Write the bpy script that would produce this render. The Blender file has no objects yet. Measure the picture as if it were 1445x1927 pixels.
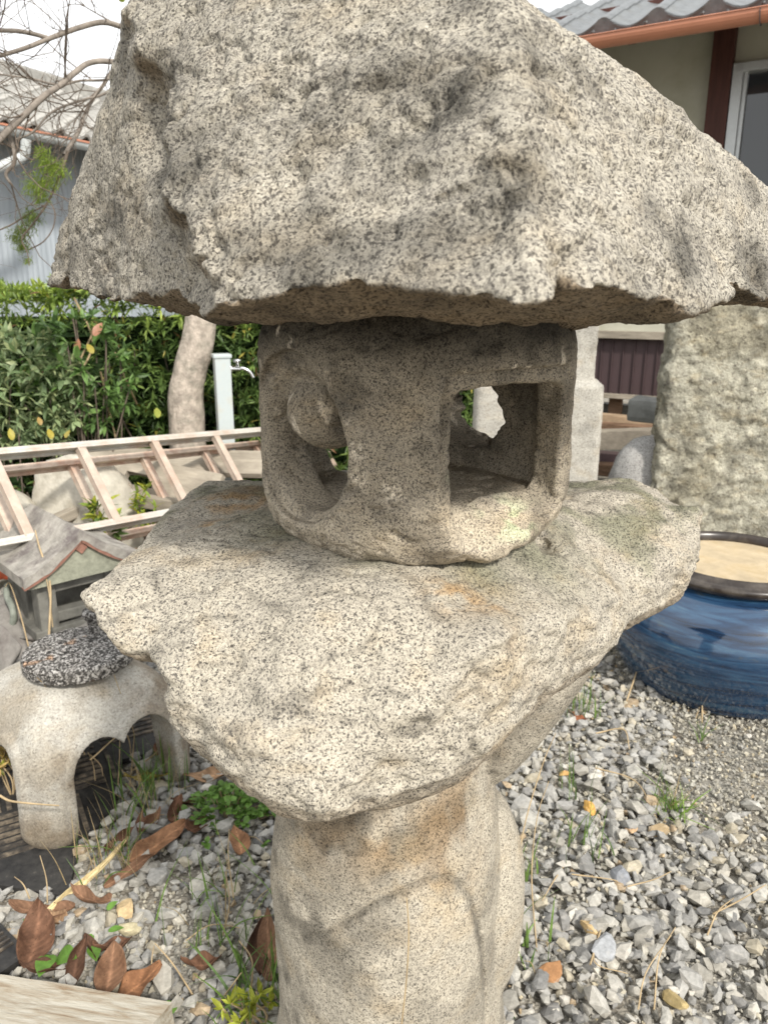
import bpy, bmesh, math, random
import numpy as np
from mathutils import Vector, Matrix, Euler
try:
    import openvdb
except ImportError:
    import pyopenvdb as openvdb
random.seed(7)
RS = np.random.RandomState(7)
sc = bpy.context.scene
COL = sc.collection

# ---------------------------------------------------------------- camera
EYE = 1.2
PITCH = math.radians(16.0)
F = 1450.0
CX, CY = 722.5, 963.5
cam_d = bpy.data.cameras.new('camera')
cam = bpy.data.objects.new('camera', cam_d)
COL.objects.link(cam)
cam.location = (0, 0, EYE)
cam.rotation_euler = (math.radians(90) - PITCH, 0, 0)
cam_d.sensor_fit = 'VERTICAL'
cam_d.sensor_height = 36.0
cam_d.lens = F / 1927.0 * 36.0
cam_d.clip_start = 0.02
cam_d.clip_end = 400
cam_d.dof.use_dof = True
cam_d.dof.focus_distance = 0.80
cam_d.dof.aperture_fstop = 13.0
sc.camera = cam

# ---------------------------------------------------------------- light
TO_SUN = Vector((0.36, -0.68, 0.66)).normalized()
sun_el = math.asin(TO_SUN.z)
sun_az = math.atan2(TO_SUN.x, TO_SUN.y)
world = bpy.data.worlds.new('World')
sc.world = world
world.use_nodes = True
nt = world.node_tree
nt.nodes.clear()
sky = nt.nodes.new('ShaderNodeTexSky')
sky.sky_type = 'NISHITA'
sky.sun_disc = False
sky.sun_elevation = sun_el
sky.sun_rotation = sun_az
sky.air_density = 1.3
sky.dust_density = 5.0
sky.ozone_density = 1.0
hs = nt.nodes.new('ShaderNodeHueSaturation')
hs.inputs['Saturation'].default_value = 0.25
hs.inputs['Value'].default_value = 1.0
# thin bright veil of cloud over the whole sky
tc = nt.nodes.new('ShaderNodeTexCoord')
cn = nt.nodes.new('ShaderNodeTexNoise')
cn.inputs['Scale'].default_value = 1.6
cn.inputs['Detail'].default_value = 5
cr = nt.nodes.new('ShaderNodeMapRange')
cr.inputs['From Min'].default_value = 0.3
cr.inputs['From Max'].default_value = 0.7
cr.inputs['To Min'].default_value = 0.5
cr.inputs['To Max'].default_value = 0.95
mx = nt.nodes.new('ShaderNodeMix')
mx.data_type = 'RGBA'
mx.inputs[7].default_value = (10.7, 10.8, 10.9, 1)
bg = nt.nodes.new('ShaderNodeBackground')
bg.inputs['Strength'].default_value = 0.11
wo = nt.nodes.new('ShaderNodeOutputWorld')
nt.links.new(tc.outputs['Generated'], cn.inputs['Vector'])
nt.links.new(cn.outputs['Fac'], cr.inputs['Value'])
nt.links.new(sky.outputs[0], hs.inputs['Color'])
nt.links.new(cr.outputs[0], mx.inputs[0])
nt.links.new(hs.outputs[0], mx.inputs[6])
nt.links.new(mx.outputs[2], bg.inputs['Color'])
nt.links.new(bg.outputs[0], wo.inputs['Surface'])
sl = bpy.data.lights.new('sun', 'SUN')
sl.energy = 2.8
sl.angle = math.radians(5.0)
sl.color = (1.0, 0.95, 0.87)
so = bpy.data.objects.new('sun', sl)
so.rotation_euler = (-TO_SUN).to_track_quat('-Z', 'Y').to_euler()
so.location = (2, -4, 6)
COL.objects.link(so)
vs = sc.view_settings
sc.display_settings.display_device = 'sRGB'
vs.view_transform = 'Standard'
vs.look = 'None'
vs.gamma = 1
vs.exposure = 0.5
vs.use_curve_mapping = False

# ---------------------------------------------------------------- helpers
cP, sP = math.cos(PITCH), math.sin(PITCH)
def ray(px, py):
    a = (px - CX) / F
    b = (py - CY) / F
    return np.array([a, cP - b * sP, -sP - b * cP])
def at(px, py, Y):
    d = ray(px, py)
    return np.array([0, 0, EYE]) + d * (Y / d[1])
def atz(px, py, z=0.0):
    d = ray(px, py)
    return np.array([0, 0, EYE]) + d * ((z - EYE) / d[2])

def tag(o, label=None, cat=None, group=None, kind=None):
    if label: o['label'] = label
    if cat: o['category'] = cat
    if group: o['group'] = group
    if kind: o['kind'] = kind
    return o
def empty(name, loc=(0, 0, 0), rz=0.0):
    o = bpy.data.objects.new(name, None)
    o.location = loc
    o.rotation_euler = (0, 0, rz)
    o.empty_display_size = 0.05
    COL.objects.link(o)
    return o
def link(name, me, mat=None, parent=None, loc=None, rot=None):
    o = bpy.data.objects.new(name, me)
    if mat is not None and not me.materials:
        me.materials.append(mat)
    if parent is not None:
        o.parent = parent
    if loc is not None: o.location = loc
    if rot is not None: o.rotation_euler = rot
    COL.objects.link(o)
    return o
def np_mesh(name, V, Q, smooth=True, attrs=None, colors=None):
    V = np.ascontiguousarray(V, dtype=np.float32)
    Q = np.ascontiguousarray(Q, dtype=np.int32)
    me = bpy.data.meshes.new(name)
    n, k = Q.shape
    me.vertices.add(len(V))
    me.vertices.foreach_set('co', V.ravel())
    me.loops.add(n * k)
    me.loops.foreach_set('vertex_index', Q.ravel())
    me.polygons.add(n)
    me.polygons.foreach_set('loop_start', np.arange(0, n * k, k, dtype=np.int32))
    try:
        me.polygons.foreach_set('loop_total', np.full(n, k, dtype=np.int32))
    except Exception:
        pass
    me.update(calc_edges=True)
    me.validate()
    if smooth:
        me.polygons.foreach_set('use_smooth', np.ones(len(me.polygons), dtype=bool))
    else:
        me.polygons.foreach_set('use_smooth', np.zeros(len(me.polygons), dtype=bool))
    if attrs:
        for an, av in attrs.items():
            a = me.attributes.new(an, 'FLOAT', 'POINT')
            a.data.foreach_set('value', np.ascontiguousarray(av, dtype=np.float32))
    if colors is not None:
        a = me.color_attributes.new('tint', 'FLOAT_COLOR', 'POINT')
        c = np.ones((len(V), 4), dtype=np.float32)
        c[:, :3] = colors
        a.data.foreach_set('color', c.ravel())
    return me
def normals(me):
    n = np.empty(len(me.vertices) * 3, dtype=np.float32)
    me.vertex_normals.foreach_get('vector', n)
    return n.reshape(-1, 3)

_perm = np.random.RandomState(3).permutation(256).astype(np.int32)
_perm = np.concatenate([_perm, _perm, _perm])
_g = np.random.RandomState(5).normal(size=(256, 3)).astype(np.float32)
_g /= np.linalg.norm(_g, axis=1)[:, None]
def perlin(P, seed=0):
    P = np.asarray(P, dtype=np.float32) + np.float32(seed * 17.37 + 100)
    i = np.floor(P).astype(np.int32)
    f = P - i
    u = f * f * f * (f * (f * 6 - 15) + 10)
    i &= 255
    r = 0
    for dx in (0, 1):
        wx = u[:, 0] if dx else 1 - u[:, 0]
        a = _perm[(i[:, 0] + dx) & 255]
        for dy in (0, 1):
            wy = u[:, 1] if dy else 1 - u[:, 1]
            b = _perm[a + ((i[:, 1] + dy) & 255)]
            for dz in (0, 1):
                wz = u[:, 2] if dz else 1 - u[:, 2]
                h = _g[_perm[b + ((i[:, 2] + dz) & 255)]]
                d = h[:, 0] * (f[:, 0] - dx) + h[:, 1] * (f[:, 1] - dy) + h[:, 2] * (f[:, 2] - dz)
                r = r + wx * wy * wz * d
    return r
def fbm(P, freq, oct=3, seed=0, gain=0.5):
    r = 0
    a = 1.0
    P = np.asarray(P, dtype=np.float32)
    for k in range(oct):
        r = r + a * perlin(P * freq, seed + k)
        freq *= 2.03
        a *= gain
    return r
def ridged(P, freq, oct=2, seed=0):
    r = 0
    a = 1.0
    for k in range(oct):
        r = r + a * (0.35 - np.abs(perlin(P * freq, seed + k)))
        freq *= 2.1
        a *= 0.5
    return r
def smax(a, b, k):
    h = np.maximum(k - np.abs(a - b), 0)
    return np.maximum(a, b) + h * h / (4 * k)
def smin(a, b, k):
    return -smax(-a, -b, k)
def sstep(a, b, x):
    t = np.clip((x - a) / (b - a), 0, 1)
    return t * t * (3 - 2 * t)
def sdf_mesh(name, lo, hi, h, fn):
    """Surface of a solid given as a distance function on a grid."""
    lo = np.array(lo, float); hi = np.array(hi, float)
    n = np.ceil((hi - lo) / h).astype(int) + 1
    X = (lo[0] + h * np.arange(n[0], dtype=np.float32))[:, None, None]
    Y = (lo[1] + h * np.arange(n[1], dtype=np.float32))[None, :, None]
    Z = (lo[2] + h * np.arange(n[2], dtype=np.float32))[None, None, :]
    D = fn(X, Y, Z).astype(np.float32)
    D = np.broadcast_to(D, tuple(n)).copy()
    D[0] = np.maximum(D[0], h); D[-1] = np.maximum(D[-1], h)
    D[:, 0] = np.maximum(D[:, 0], h); D[:, -1] = np.maximum(D[:, -1], h)
    D[:, :, 0] = np.maximum(D[:, :, 0], h); D[:, :, -1] = np.maximum(D[:, :, -1], h)
    D = np.clip(D, -3 * h, 3 * h)
    g = openvdb.FloatGrid(3 * h)
    g.copyFromArray(D)
    v, q = g.convertToQuads(0.0)
    v = v * h + lo
    q = q[:, ::-1]
    me = np_mesh(name, v, q)
    # make sure the normals look outward (signed volume positive)
    a, b, c = v[q[:, 0]], v[q[:, 1]], v[q[:, 2]]
    vol = np.einsum('ij,ij->i', a, np.cross(b, c)).sum()
    if vol < 0:
        me.flip_normals()
        me.update()
    return me, v.astype(np.float32)
def set_co(me, V):
    me.vertices.foreach_set('co', np.ascontiguousarray(V, dtype=np.float32).ravel())
    me.update()
def set_tint(me, c):
    a = me.color_attributes.new('tint', 'FLOAT_COLOR', 'POINT')
    cc = np.ones((len(me.vertices), 4), dtype=np.float32)
    cc[:, :3] = c
    a.data.foreach_set('color', cc.ravel())

# ---- small bmesh kit
def box_bm(bm, c, s, rot=None, bevel=0.0):
    m = Matrix.Translation(Vector([float(v) for v in c]))
    if rot is not None:
        m = m @ (rot if isinstance(rot, Matrix) else Euler(rot).to_matrix().to_4x4())
    m = m @ Matrix.Diagonal((float(s[0]), float(s[1]), float(s[2]), 1))
    r = bmesh.ops.create_cube(bm, size=1.0, matrix=m)
    if bevel > 0:
        es = list({e for v in r['verts'] for e in v.link_edges})
        bmesh.ops.bevel(bm, geom=es, offset=bevel, segments=2, affect='EDGES', profile=0.6)
def bm_mesh(name, bm, smooth=False):
    me = bpy.data.meshes.new(name)
    bmesh.ops.recalc_face_normals(bm, faces=bm.faces)
    bm.to_mesh(me)
    bm.free()
    if smooth:
        for p in me.polygons: p.use_smooth = True
    return me
def box_obj(name, c, s, mat, parent=None, rot=None, bevel=0.004):
    bm = bmesh.new()
    box_bm(bm, c, s, rot, bevel)
    return link(name, bm_mesh(name, bm), mat, parent)
def prism_between(bm, p0, p1, w, h, up=(0, 0, 1), bevel=0.0):
    p0 = Vector([float(v) for v in p0]); p1 = Vector([float(v) for v in p1])
    d = (p1 - p0); L = d.length; d.normalize()
    up = Vector(up)
    s = d.cross(up).normalized(); u = s.cross(d).normalized()
    m = Matrix((s, d, u)).transposed().to_4x4()
    m.translation = (p0 + p1) / 2
    box_bm(bm, (0, 0, 0), (w, L, h), m, bevel)
def bar(name, p0, p1, w, h, mat, parent=None, up=(0, 0, 1), bevel=0.003):
    bm = bmesh.new()
    prism_between(bm, p0, p1, w, h, up, bevel)
    return link(name, bm_mesh(name, bm), mat, parent)
def tubes(paths, nseg=6):
    """paths: list of (points Nx3, radii N) -> verts, quads of all tubes with closed ends"""
    Vs, Qs, off = [], [], 0
    for pts, rad in paths:
        pts = np.asarray(pts, float); n = len(pts)
        rad = np.broadcast_to(np.asarray(rad, float), (n,))
        T = np.gradient(pts, axis=0)
        T /= np.linalg.norm(T, axis=1)[:, None] + 1e-9
        ref = np.array([0.13, 0.31, 0.94]) if abs(T[0, 2]) < 0.8 else np.array([0.94, 0.31, 0.13])
        S = np.cross(T, ref); S /= np.linalg.norm(S, axis=1)[:, None] + 1e-9
        U = np.cross(S, T)
        an = np.linspace(0, 2 * math.pi, nseg, endpoint=False)
        ring = pts[:, None, :] + rad[:, None, None] * (np.cos(an)[None, :, None] * S[:, None, :] + np.sin(an)[None, :, None] * U[:, None, :])
        V = ring.reshape(-1, 3)
        i = np.arange(n - 1)[:, None] * nseg
        j = np.arange(nseg)[None, :]
        k = (j + 1) % nseg
        Q = np.stack([i + j, i + nseg + j, i + nseg + k, i + k], -1).reshape(-1, 4)[:, ::-1]
        Vs.append(V); Qs.append(Q + off); off += len(V)
    return np.concatenate(Vs), np.concatenate(Qs)
def tube_obj(name, pts, rad, mat, parent=None, nseg=8, smooth=True):
    V, Q = tubes([(spline(pts), np.interp(np.linspace(0, 1, len(spline(pts))), np.linspace(0, 1, len(np.atleast_1d(rad))), np.atleast_1d(rad)))], nseg)
    return link(name, np_mesh(name, V, Q, smooth), mat, parent)
def spline(pts, k=6):
    P = np.asarray(pts, float)
    if len(P) < 3:
        t = np.linspace(0, 1, 3)[:, None]
        return P[0] * (1 - t) + P[-1] * t
    A = np.vstack([2 * P[0] - P[1], P, 2 * P[-1] - P[-2]])
    out = []
    for i in range(1, len(A) - 2):
        for t in np.linspace(0, 1, k, endpoint=False):
            p0, p1, p2, p3 = A[i - 1], A[i], A[i + 1], A[i + 2]
            out.append(0.5 * ((2 * p1) + (-p0 + p2) * t + (2 * p0 - 5 * p1 + 4 * p2 - p3) * t * t + (-p0 + 3 * p1 - 3 * p2 + p3) * t ** 3))
    out.append(P[-1])
    return np.array(out)
def lathe(name, prof, mat, parent=None, n=64, smooth=True, wob=0.0):
    prof = np.asarray(prof, float)
    an = np.linspace(0, 2 * math.pi, n, endpoint=False)
    V = []
    for r, z in prof:
        rr = r * (1 + wob * np.sin(2 * an + z * 3))
        V.append(np.stack([rr * np.cos(an), rr * np.sin(an), np.full(n, z)], 1))
    V = np.concatenate(V)
    m = len(prof)
    i = np.arange(m - 1)[:, None] * n
    j = np.arange(n)[None, :]
    k = (j + 1) % n
    Q = np.stack([i + j, i + k, i + n + k, i + n + j], -1).reshape(-1, 4)
    return link(name, np_mesh(name, V, Q, smooth), mat, parent)
def rand_rot(n, tilt=None):
    """random rotation matrices; tilt limits how far local z leans from up"""
    if tilt is None:
        q = RS.normal(size=(n, 4)); q /= np.linalg.norm(q, axis=1)[:, None]
    else:
        a = RS.uniform(0, 2 * math.pi, n); t = np.abs(RS.normal(0, tilt, n)); b = RS.uniform(0, 2 * math.pi, n)
        qt = np.stack([np.cos(t / 2), np.sin(t / 2) * np.cos(b), np.sin(t / 2) * np.sin(b), 0 * t], 1)
        qz = np.stack([np.cos(a / 2), 0 * a, 0 * a, np.sin(a / 2)], 1)
        w1, x1, y1, z1 = qt.T; w2, x2, y2, z2 = qz.T
        q = np.stack([w1*w2-x1*x2-y1*y2-z1*z2, w1*x2+x1*w2+y1*z2-z1*y2, w1*y2-x1*z2+y1*w2+z1*x2, w1*z2+x1*y2-y1*x2+z1*w2], 1)
    w, x, y, z = q.T
    return np.stack([np.stack([1-2*(y*y+z*z), 2*(x*y-w*z), 2*(x*z+w*y)], 1),
                     np.stack([2*(x*y+w*z), 1-2*(x*x+z*z), 2*(y*z-w*x)], 1),
                     np.stack([2*(x*z-w*y), 2*(y*z+w*x), 1-2*(x*x+y*y)], 1)], 1)
def scatter(name, tmpl, pos, R, S, colors, mat, smooth=False, parent=None):
    """tmpl: list of (V,Q) with the same face size; joins copies into one mesh"""
    n = len(pos)
    pick = RS.randint(0, len(tmpl), n)
    Vs, Qs, Cs, off = [], [], [], 0
    for k, (tv, tq) in enumerate(tmpl):
        m = pick == k
        if not m.any(): continue
        s = S[m]
        if s.ndim == 1: s = s[:, None]
        v = tv[None] * s[:, None, :]
        v = np.einsum('nij,nvj->nvi', R[m], v) + pos[m][:, None, :]
        c = np.repeat(colors[m], len(tv), 0)
        q = tq[None] + (np.arange(m.sum()) * len(tv))[:, None, None] + off
        Vs.append(v.reshape(-1, 3)); Qs.append(q.reshape(-1, tq.shape[1])); Cs.append(c)
        off += m.sum() * len(tv)
    me = np_mesh(name, np.concatenate(Vs), np.concatenate(Qs), smooth, None, np.concatenate(Cs))
    return link(name, me, mat, parent)

# ---------------------------------------------------------------- materials
class NB:
    def __init__(s, name, rough=0.8, spec=0.3):
        s.m = bpy.data.materials.new(name)
        s.m.use_nodes = True
        s.t = s.m.node_tree
        s.b = s.t.nodes['Principled BSDF']
        s.b.inputs['Roughness'].default_value = rough
        s.b.inputs['Specular IOR Level'].default_value = spec
        s.tc = s.t.nodes.new('ShaderNodeTexCoord')
        s.co = s.tc.outputs['Object']
    def n(s, ty, **kw):
        nd = s.t.nodes.new(ty)
        for k, v in kw.items(): setattr(nd, k, v)
        return nd
    def L(s, a, b): s.t.links.new(a, b)
    def map(s, scale=(1, 1, 1), rot=(0, 0, 0)):
        m = s.n('ShaderNodeMapping')
        m.inputs['Scale'].default_value = scale
        m.inputs['Rotation'].default_value = rot
        s.L(s.co, m.inputs['Vector'])
        return m.outputs[0]
    def noise(s, scale, detail=3, rough=0.55, vec=None, dist=0.0):
        nd = s.n('ShaderNodeTexNoise')
        nd.inputs['Scale'].default_value = scale
        nd.inputs['Detail'].default_value = detail
        nd.inputs['Roughness'].default_value = rough
        nd.inputs['Distortion'].default_value = dist
        s.L(vec if vec is not None else s.co, nd.inputs['Vector'])
        return nd.outputs['Fac']
    def vor(s, scale, vec=None, feature='F1', out='Distance'):
        nd = s.n('ShaderNodeTexVoronoi', feature=feature)
        nd.inputs['Scale'].default_value = scale
        s.L(vec if vec is not None else s.co, nd.inputs['Vector'])
        return nd.outputs[out]
    def ramp(s, fac, stops, interp='LINEAR'):
        nd = s.n('ShaderNodeValToRGB')
        nd.color_ramp.interpolation = interp
        els = nd.color_ramp.elements
        while len(els) < len(stops): els.new(0.5)
        for e, (p, c) in zip(els, stops):
            e.position = p
            e.color = (*c, 1) if not isinstance(c, (int, float)) else (c, c, c, 1)
        s.L(fac, nd.inputs[0])
        return nd.outputs[0]
    def mix(s, fac, a, b, mode='MIX'):
        nd = s.n('ShaderNodeMix', data_type='RGBA', blend_type=mode)
        for sock, v in ((nd.inputs[0], fac), (nd.inputs[6], a), (nd.inputs[7], b)):
            if isinstance(v, (int, float)): sock.default_value = v
            elif isinstance(v, tuple): sock.default_value = (*v, 1)
            else: s.L(v, sock)
        return nd.outputs[2]
    def math(s, op, a, b=0.0):
        nd = s.n('ShaderNodeMath', operation=op)
        for sock, v in ((nd.inputs[0], a), (nd.inputs[1], b)):
            if isinstance(v, (int, float)): sock.default_value = v
            else: s.L(v, sock)
        return nd.outputs[0]
    def attr(s, name='tint'):
        nd = s.n('ShaderNodeAttribute')
        nd.attribute_name = name
        return nd.outputs['Color']
    def bump(s, h, strength=0.5, dist=0.002, prev=None):
        nd = s.n('ShaderNodeBump')
        nd.inputs['Strength'].default_value = strength
        nd.inputs['Distance'].default_value = dist
        s.L(h, nd.inputs['Height'])
        if prev is not None: s.L(prev, nd.inputs['Normal'])
        return nd.outputs[0]
    def done(s, col, nrm=None, rough=None):
        if isinstance(col, tuple): s.b.inputs['Base Color'].default_value = (*col, 1)
        else: s.L(col, s.b.inputs['Base Color'])
        if nrm is not None: s.L(nrm, s.b.inputs['Normal'])
        if rough is not None: s.L(rough, s.b.inputs['Roughness'])
        return s.m

def granite(name, cream=(0.50, 0.46, 0.38), grey=(0.27, 0.26, 0.245), dark=(0.045, 0.043, 0.042), size=0.0034, contrast=1.0, darkness=0.44, bumpd=0.0012, ochre=0.3):
    b = NB(name, 0.86, 0.25)
    fr = 1.0 / size
    n1 = b.noise(fr * 0.62, 4.0, 0.66)
    wob = b.n('ShaderNodeTexNoise'); wob.inputs['Scale'].default_value = fr * 1.1; wob.inputs['Detail'].default_value = 2
    b.L(b.co, wob.inputs['Vector'])
    wv = b.n('ShaderNodeVectorMath', operation='SCALE'); wv.inputs['Scale'].default_value = size * 0.9
    b.L(wob.outputs['Color'], wv.inputs[0])
    wa = b.n('ShaderNodeVectorMath', operation='ADD')
    b.L(b.co, wa.inputs[0]); b.L(wv.outputs[0], wa.inputs[1])
    cell = b.vor(fr * 1.05, vec=wa.outputs[0], out='Color')
    cell = b.ramp(cell, [(0.0, 0.0), (1.0, 1.0)])
    n1 = b.math('ADD', b.math('MULTIPLY', n1, 0.62), b.math('MULTIPLY', cell, 0.36))
    base = b.ramp(n1, [(darkness - 0.075, dark), (darkness - 0.015, grey), (darkness + 0.06, tuple(c * 0.86 for c in cream)), (0.70, tuple(min(1, c * 1.22) for c in cream))])
    # single mica flecks
    v = b.noise(fr * 1.7, 1.5, 0.5)
    fleck = b.ramp(v, [(0.34, 0.0), (0.41, 1.0)])
    base = b.mix(b.math('MULTIPLY', b.math('SUBTRACT', 1.0, fleck), 0.75 * contrast), base, dark)
    # broad drift between clean and weathered stone
    n3 = b.noise(22, 4, 0.6)
    base = b.mix(b.ramp(n3, [(0.40, 0.0), (0.72, 0.42)]), base, b.mix(0.55, base, (0.20, 0.19, 0.175)))
    n4 = b.noise(14, 3, 0.6, vec=b.map((1, 1, 1.7)))
    base = b.mix(b.ramp(n4, [(0.52, 0.0), (0.78, ochre)]), base, b.mix(1.0, base, (1.0, 0.80, 0.52), 'MULTIPLY'))
    col = b.mix(1.0, base, b.attr(), 'MULTIPLY')
    h = b.mix(0.45, n1, v)
    nr = b.bump(b.noise(90, 4, 0.65), 0.8, bumpd * 2.2)
    nr = b.bump(h, 0.9, bumpd, nr)
    return b.done(col, nr)
M = {}
M['kasa'] = granite('granite_weathered', cream=(0.465, 0.435, 0.365), grey=(0.235, 0.218, 0.188), dark=(0.095, 0.087, 0.074), darkness=0.435, ochre=0.3, size=0.0019, bumpd=0.0017, contrast=.7)
M['slab'] = granite('granite_warm', cream=(0.50, 0.455, 0.37), grey=(0.27, 0.245, 0.205), dark=(0.085, 0.077, 0.066), darkness=0.42, ochre=0.5, size=0.0016, bumpd=0.0011, contrast=.8)
M['firebox'] = granite('granite_brown_grey', cream=(0.35, 0.31, 0.245), grey=(0.17, 0.15, 0.124), dark=(0.07, 0.061, 0.051), darkness=0.415, ochre=0.3, size=0.0014, bumpd=0.0009)
M['column'] = granite('granite_pale_warm', cream=(0.48, 0.445, 0.375), grey=(0.28, 0.26, 0.22), dark=(0.115, 0.105, 0.09), darkness=0.41, ochre=0.4, size=0.0016, bumpd=0.0010, contrast=.8)
M['pale'] = granite('granite_pale', cream=(0.44, 0.42, 0.37), grey=(0.34, 0.32, 0.28), dark=(0.22, 0.205, 0.18), darkness=0.38, ochre=0.3, size=0.0034, bumpd=0.0006, contrast=.5)
M['boulder'] = granite('rough_boulder_stone', cream=(0.44, 0.42, 0.335), grey=(0.34, 0.32, 0.25), dark=(0.20, 0.185, 0.15), darkness=0.40, ochre=0.4, size=0.012, bumpd=0.006, contrast=0.2)
M['pitted'] = granite('pitted_dark_stone', cream=(0.50, 0.48, 0.45), grey=(0.12, 0.11, 0.10), dark=(0.04, 0.037, 0.034), darkness=0.50, ochre=0.2, size=0.0042, bumpd=0.003)

def flat(name, col, rough=0.7, spec=0.4, metal=0.0, var=0.18, vscale=30, bump=0.0, bscale=200, use_tint=False, stretch=None, dirt=None, dscale=8):
    b = NB(name, rough, spec)
    b.b.inputs['Metallic'].default_value = metal
    vec = b.map(stretch) if stretch else None
    n = b.noise(vscale, 5, 0.62, vec=vec)
    lo = tuple(c * (1 - var) for c in col); hi = tuple(min(1, c * (1 + var)) for c in col)
    c = b.ramp(n, [(0.32, lo), (0.68, hi)])
    if dirt:
        c = b.mix(b.ramp(b.noise(dscale, 5, 0.65), [(0.48, 0.0), (0.68, 0.85)]), c, dirt)
    if use_tint:
        c = b.mix(1.0, c, b.attr(), 'MULTIPLY')
    nr = None
    if bump:
        nr = b.bump(b.noise(bscale, 4, 0.6, vec=vec), 0.8, bump)
    return b.done(c, nr)

M['gravel'] = None
b = NB('gravel_stone', 0.9, 0.2)
c = b.mix(1.0, b.ramp(b.noise(120, 4, 0.65), [(0.3, 0.72), (0.7, 1.18)]), b.attr(), 'MULTIPLY')
c = b.mix(b.ramp(b.noise(60, 3, 0.5, vec=b.map((1, 1, 3))), [(0.56, 0.0), (0.7, 0.35)]), c, (0.50, 0.47, 0.42))
M['gravel'] = b.done(c, b.bump(b.noise(260, 4, 0.6), 0.5, 0.001))
b = NB('grit_ground', 0.95, 0.15)
c = b.ramp(b.vor(160, out='Color'), [(0.1, (0.16, 0.15, 0.13)), (0.45, (0.27, 0.255, 0.22)), (0.9, (0.40, 0.38, 0.33))])
c = b.mix(b.ramp(b.noise(5, 5, 0.6), [(0.42, 0.0), (0.65, 0.55)]), c, (0.20, 0.165, 0.12))
M['ground'] = b.done(c, b.bump(b.vor(160), 0.9, 0.004))
# leaves
def leafmat(name, rough=0.5, trans=0.25, veins=False):
    b = NB(name, rough, 0.4)
    c = b.mix(1.0, b.ramp(b.noise(70, 3, 0.6), [(0.3, 0.75), (0.7, 1.25)]), b.attr(), 'MULTIPLY')
    b.done(c, b.bump(b.noise(240, 3, 0.6), 0.5, 0.0012))
    tr = b.n('ShaderNodeBsdfTranslucent')
    b.L(c, tr.inputs['Color'])
    ms = b.n('ShaderNodeMixShader')
    ms.inputs[0].default_value = trans
    out = b.t.nodes['Material Output']
    b.L(b.b.outputs[0], ms.inputs[1]); b.L(tr.outputs[0], ms.inputs[2]); b.L(ms.outputs[0], out.inputs['Surface'])
    return b.m
M['leaf'] = leafmat('green_leaf', 0.45, 0.3)
b = NB('dead_leaf_brown', 0.75, 0.2)
c = b.mix(1.0, b.ramp(b.noise(45, 5, 0.65), [(0.3, (0.55, 0.5, 0.45)), (0.7, (1.25, 1.2, 1.1))]), b.attr(), 'MULTIPLY')
c = b.mix(b.ramp(b.noise(190, 2, 0.5), [(0.66, 0.0), (0.72, 0.8)]), c, (0.06, 0.035, 0.02))
M['dead'] = b.done(c, b.bump(b.noise(90, 4, 0.6, vec=b.map((1, 1, 1))), 0.7, 0.003))
M['dry'] = flat('dry_stem', (0.42, 0.32, 0.19), 0.8, 0.2, var=0.3, vscale=20)
M['bark'] = flat('smooth_grey_bark', (0.44, 0.38, 0.32), 0.9, 0.15, var=0.35, vscale=26, bump=0.010, bscale=60, stretch=(1, 1, .8), dirt=(0.22, 0.21, 0.17), dscale=16)
M['branch'] = flat('branch_bark', (0.23, 0.20, 0.17), 0.9, 0.15, var=0.3, vscale=30, bump=0.003, bscale=60)
M['twig'] = flat('twig_bark', (0.15, 0.12, 0.095), 0.9, 0.15, var=0.3, vscale=15)
M['alu'] = flat('weathered_aluminium', (0.56, 0.535, 0.48), 0.42, 0.5, metal=0.15, var=0.12, vscale=25, dirt=(0.50, 0.36, 0.27), dscale=7)
M['alu_rust'] = flat('stained_aluminium', (0.58, 0.47, 0.38), 0.5, 0.5, metal=0.1, var=0.18, vscale=30, dirt=(0.44, 0.24, 0.16), dscale=9)
M['alu_rung'] = flat('pinkish_oxidised_aluminium', (0.54, 0.44, 0.36), 0.5, 0.5, metal=0.1, var=0.15, vscale=26, dirt=(0.48, 0.33, 0.25), dscale=10)
M['chrome'] = flat('chrome', (0.75, 0.75, 0.75), 0.15, 0.5, metal=1.0, var=0.05)
M['vinyl'] = flat('white_grey_vinyl', (0.47, 0.52, 0.52), 0.45, 0.4, var=0.07, vscale=12, dirt=(0.45, 0.44, 0.38), dscale=12)
M['gutter'] = flat('orange_brown_gutter', (0.50, 0.215, 0.13), 0.4, 0.5, var=0.08, vscale=6)
M['gutter_grey'] = flat('grey_gutter', (0.48, 0.50, 0.49), 0.5, 0.4, var=0.12, vscale=6)
M['band'] = flat('dark_metal_band', (0.08, 0.08, 0.08), 0.5, 0.5)
M['redwood'] = flat('red_brown_timber', (0.078, 0.029, 0.021), 0.6, 0.35, var=0.3, vscale=6, bump=0.002, bscale=30, stretch=(4, 4, 0.5))
M['plaster'] = flat('sage_plaster', (0.52, 0.51, 0.42), 0.9, 0.2, var=0.09, vscale=2.2, bump=0.0015, bscale=250, dirt=(0.38, 0.37, 0.26), dscale=1.6)
M['tile'] = flat('smoked_roof_tile', (0.14, 0.15, 0.155), 0.42, 0.5, var=0.28, vscale=14, bump=0.002, bscale=60, dirt=(0.12, 0.12, 0.11), dscale=9)
M['tile_old'] = flat('old_pale_roof_tile', (0.31, 0.30, 0.275), 0.7, 0.3, var=0.3, vscale=9, bump=0.002, bscale=50, dirt=(0.20, 0.195, 0.18), dscale=3)
M['sash'] = flat('silver_window_frame', (0.52, 0.54, 0.54), 0.4, 0.5, metal=0.4, var=0.06)
M['brownmetal'] = flat('dark_brown_sheet_metal', (0.075, 0.05, 0.052), 0.5, 0.4, var=0.12, vscale=4)
M['oldwood'] = flat('old_brown_timber', (0.20, 0.125, 0.08), 0.8, 0.2, var=0.4, vscale=9, bump=0.003, bscale=30, stretch=(0.4, 3, 5))
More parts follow.
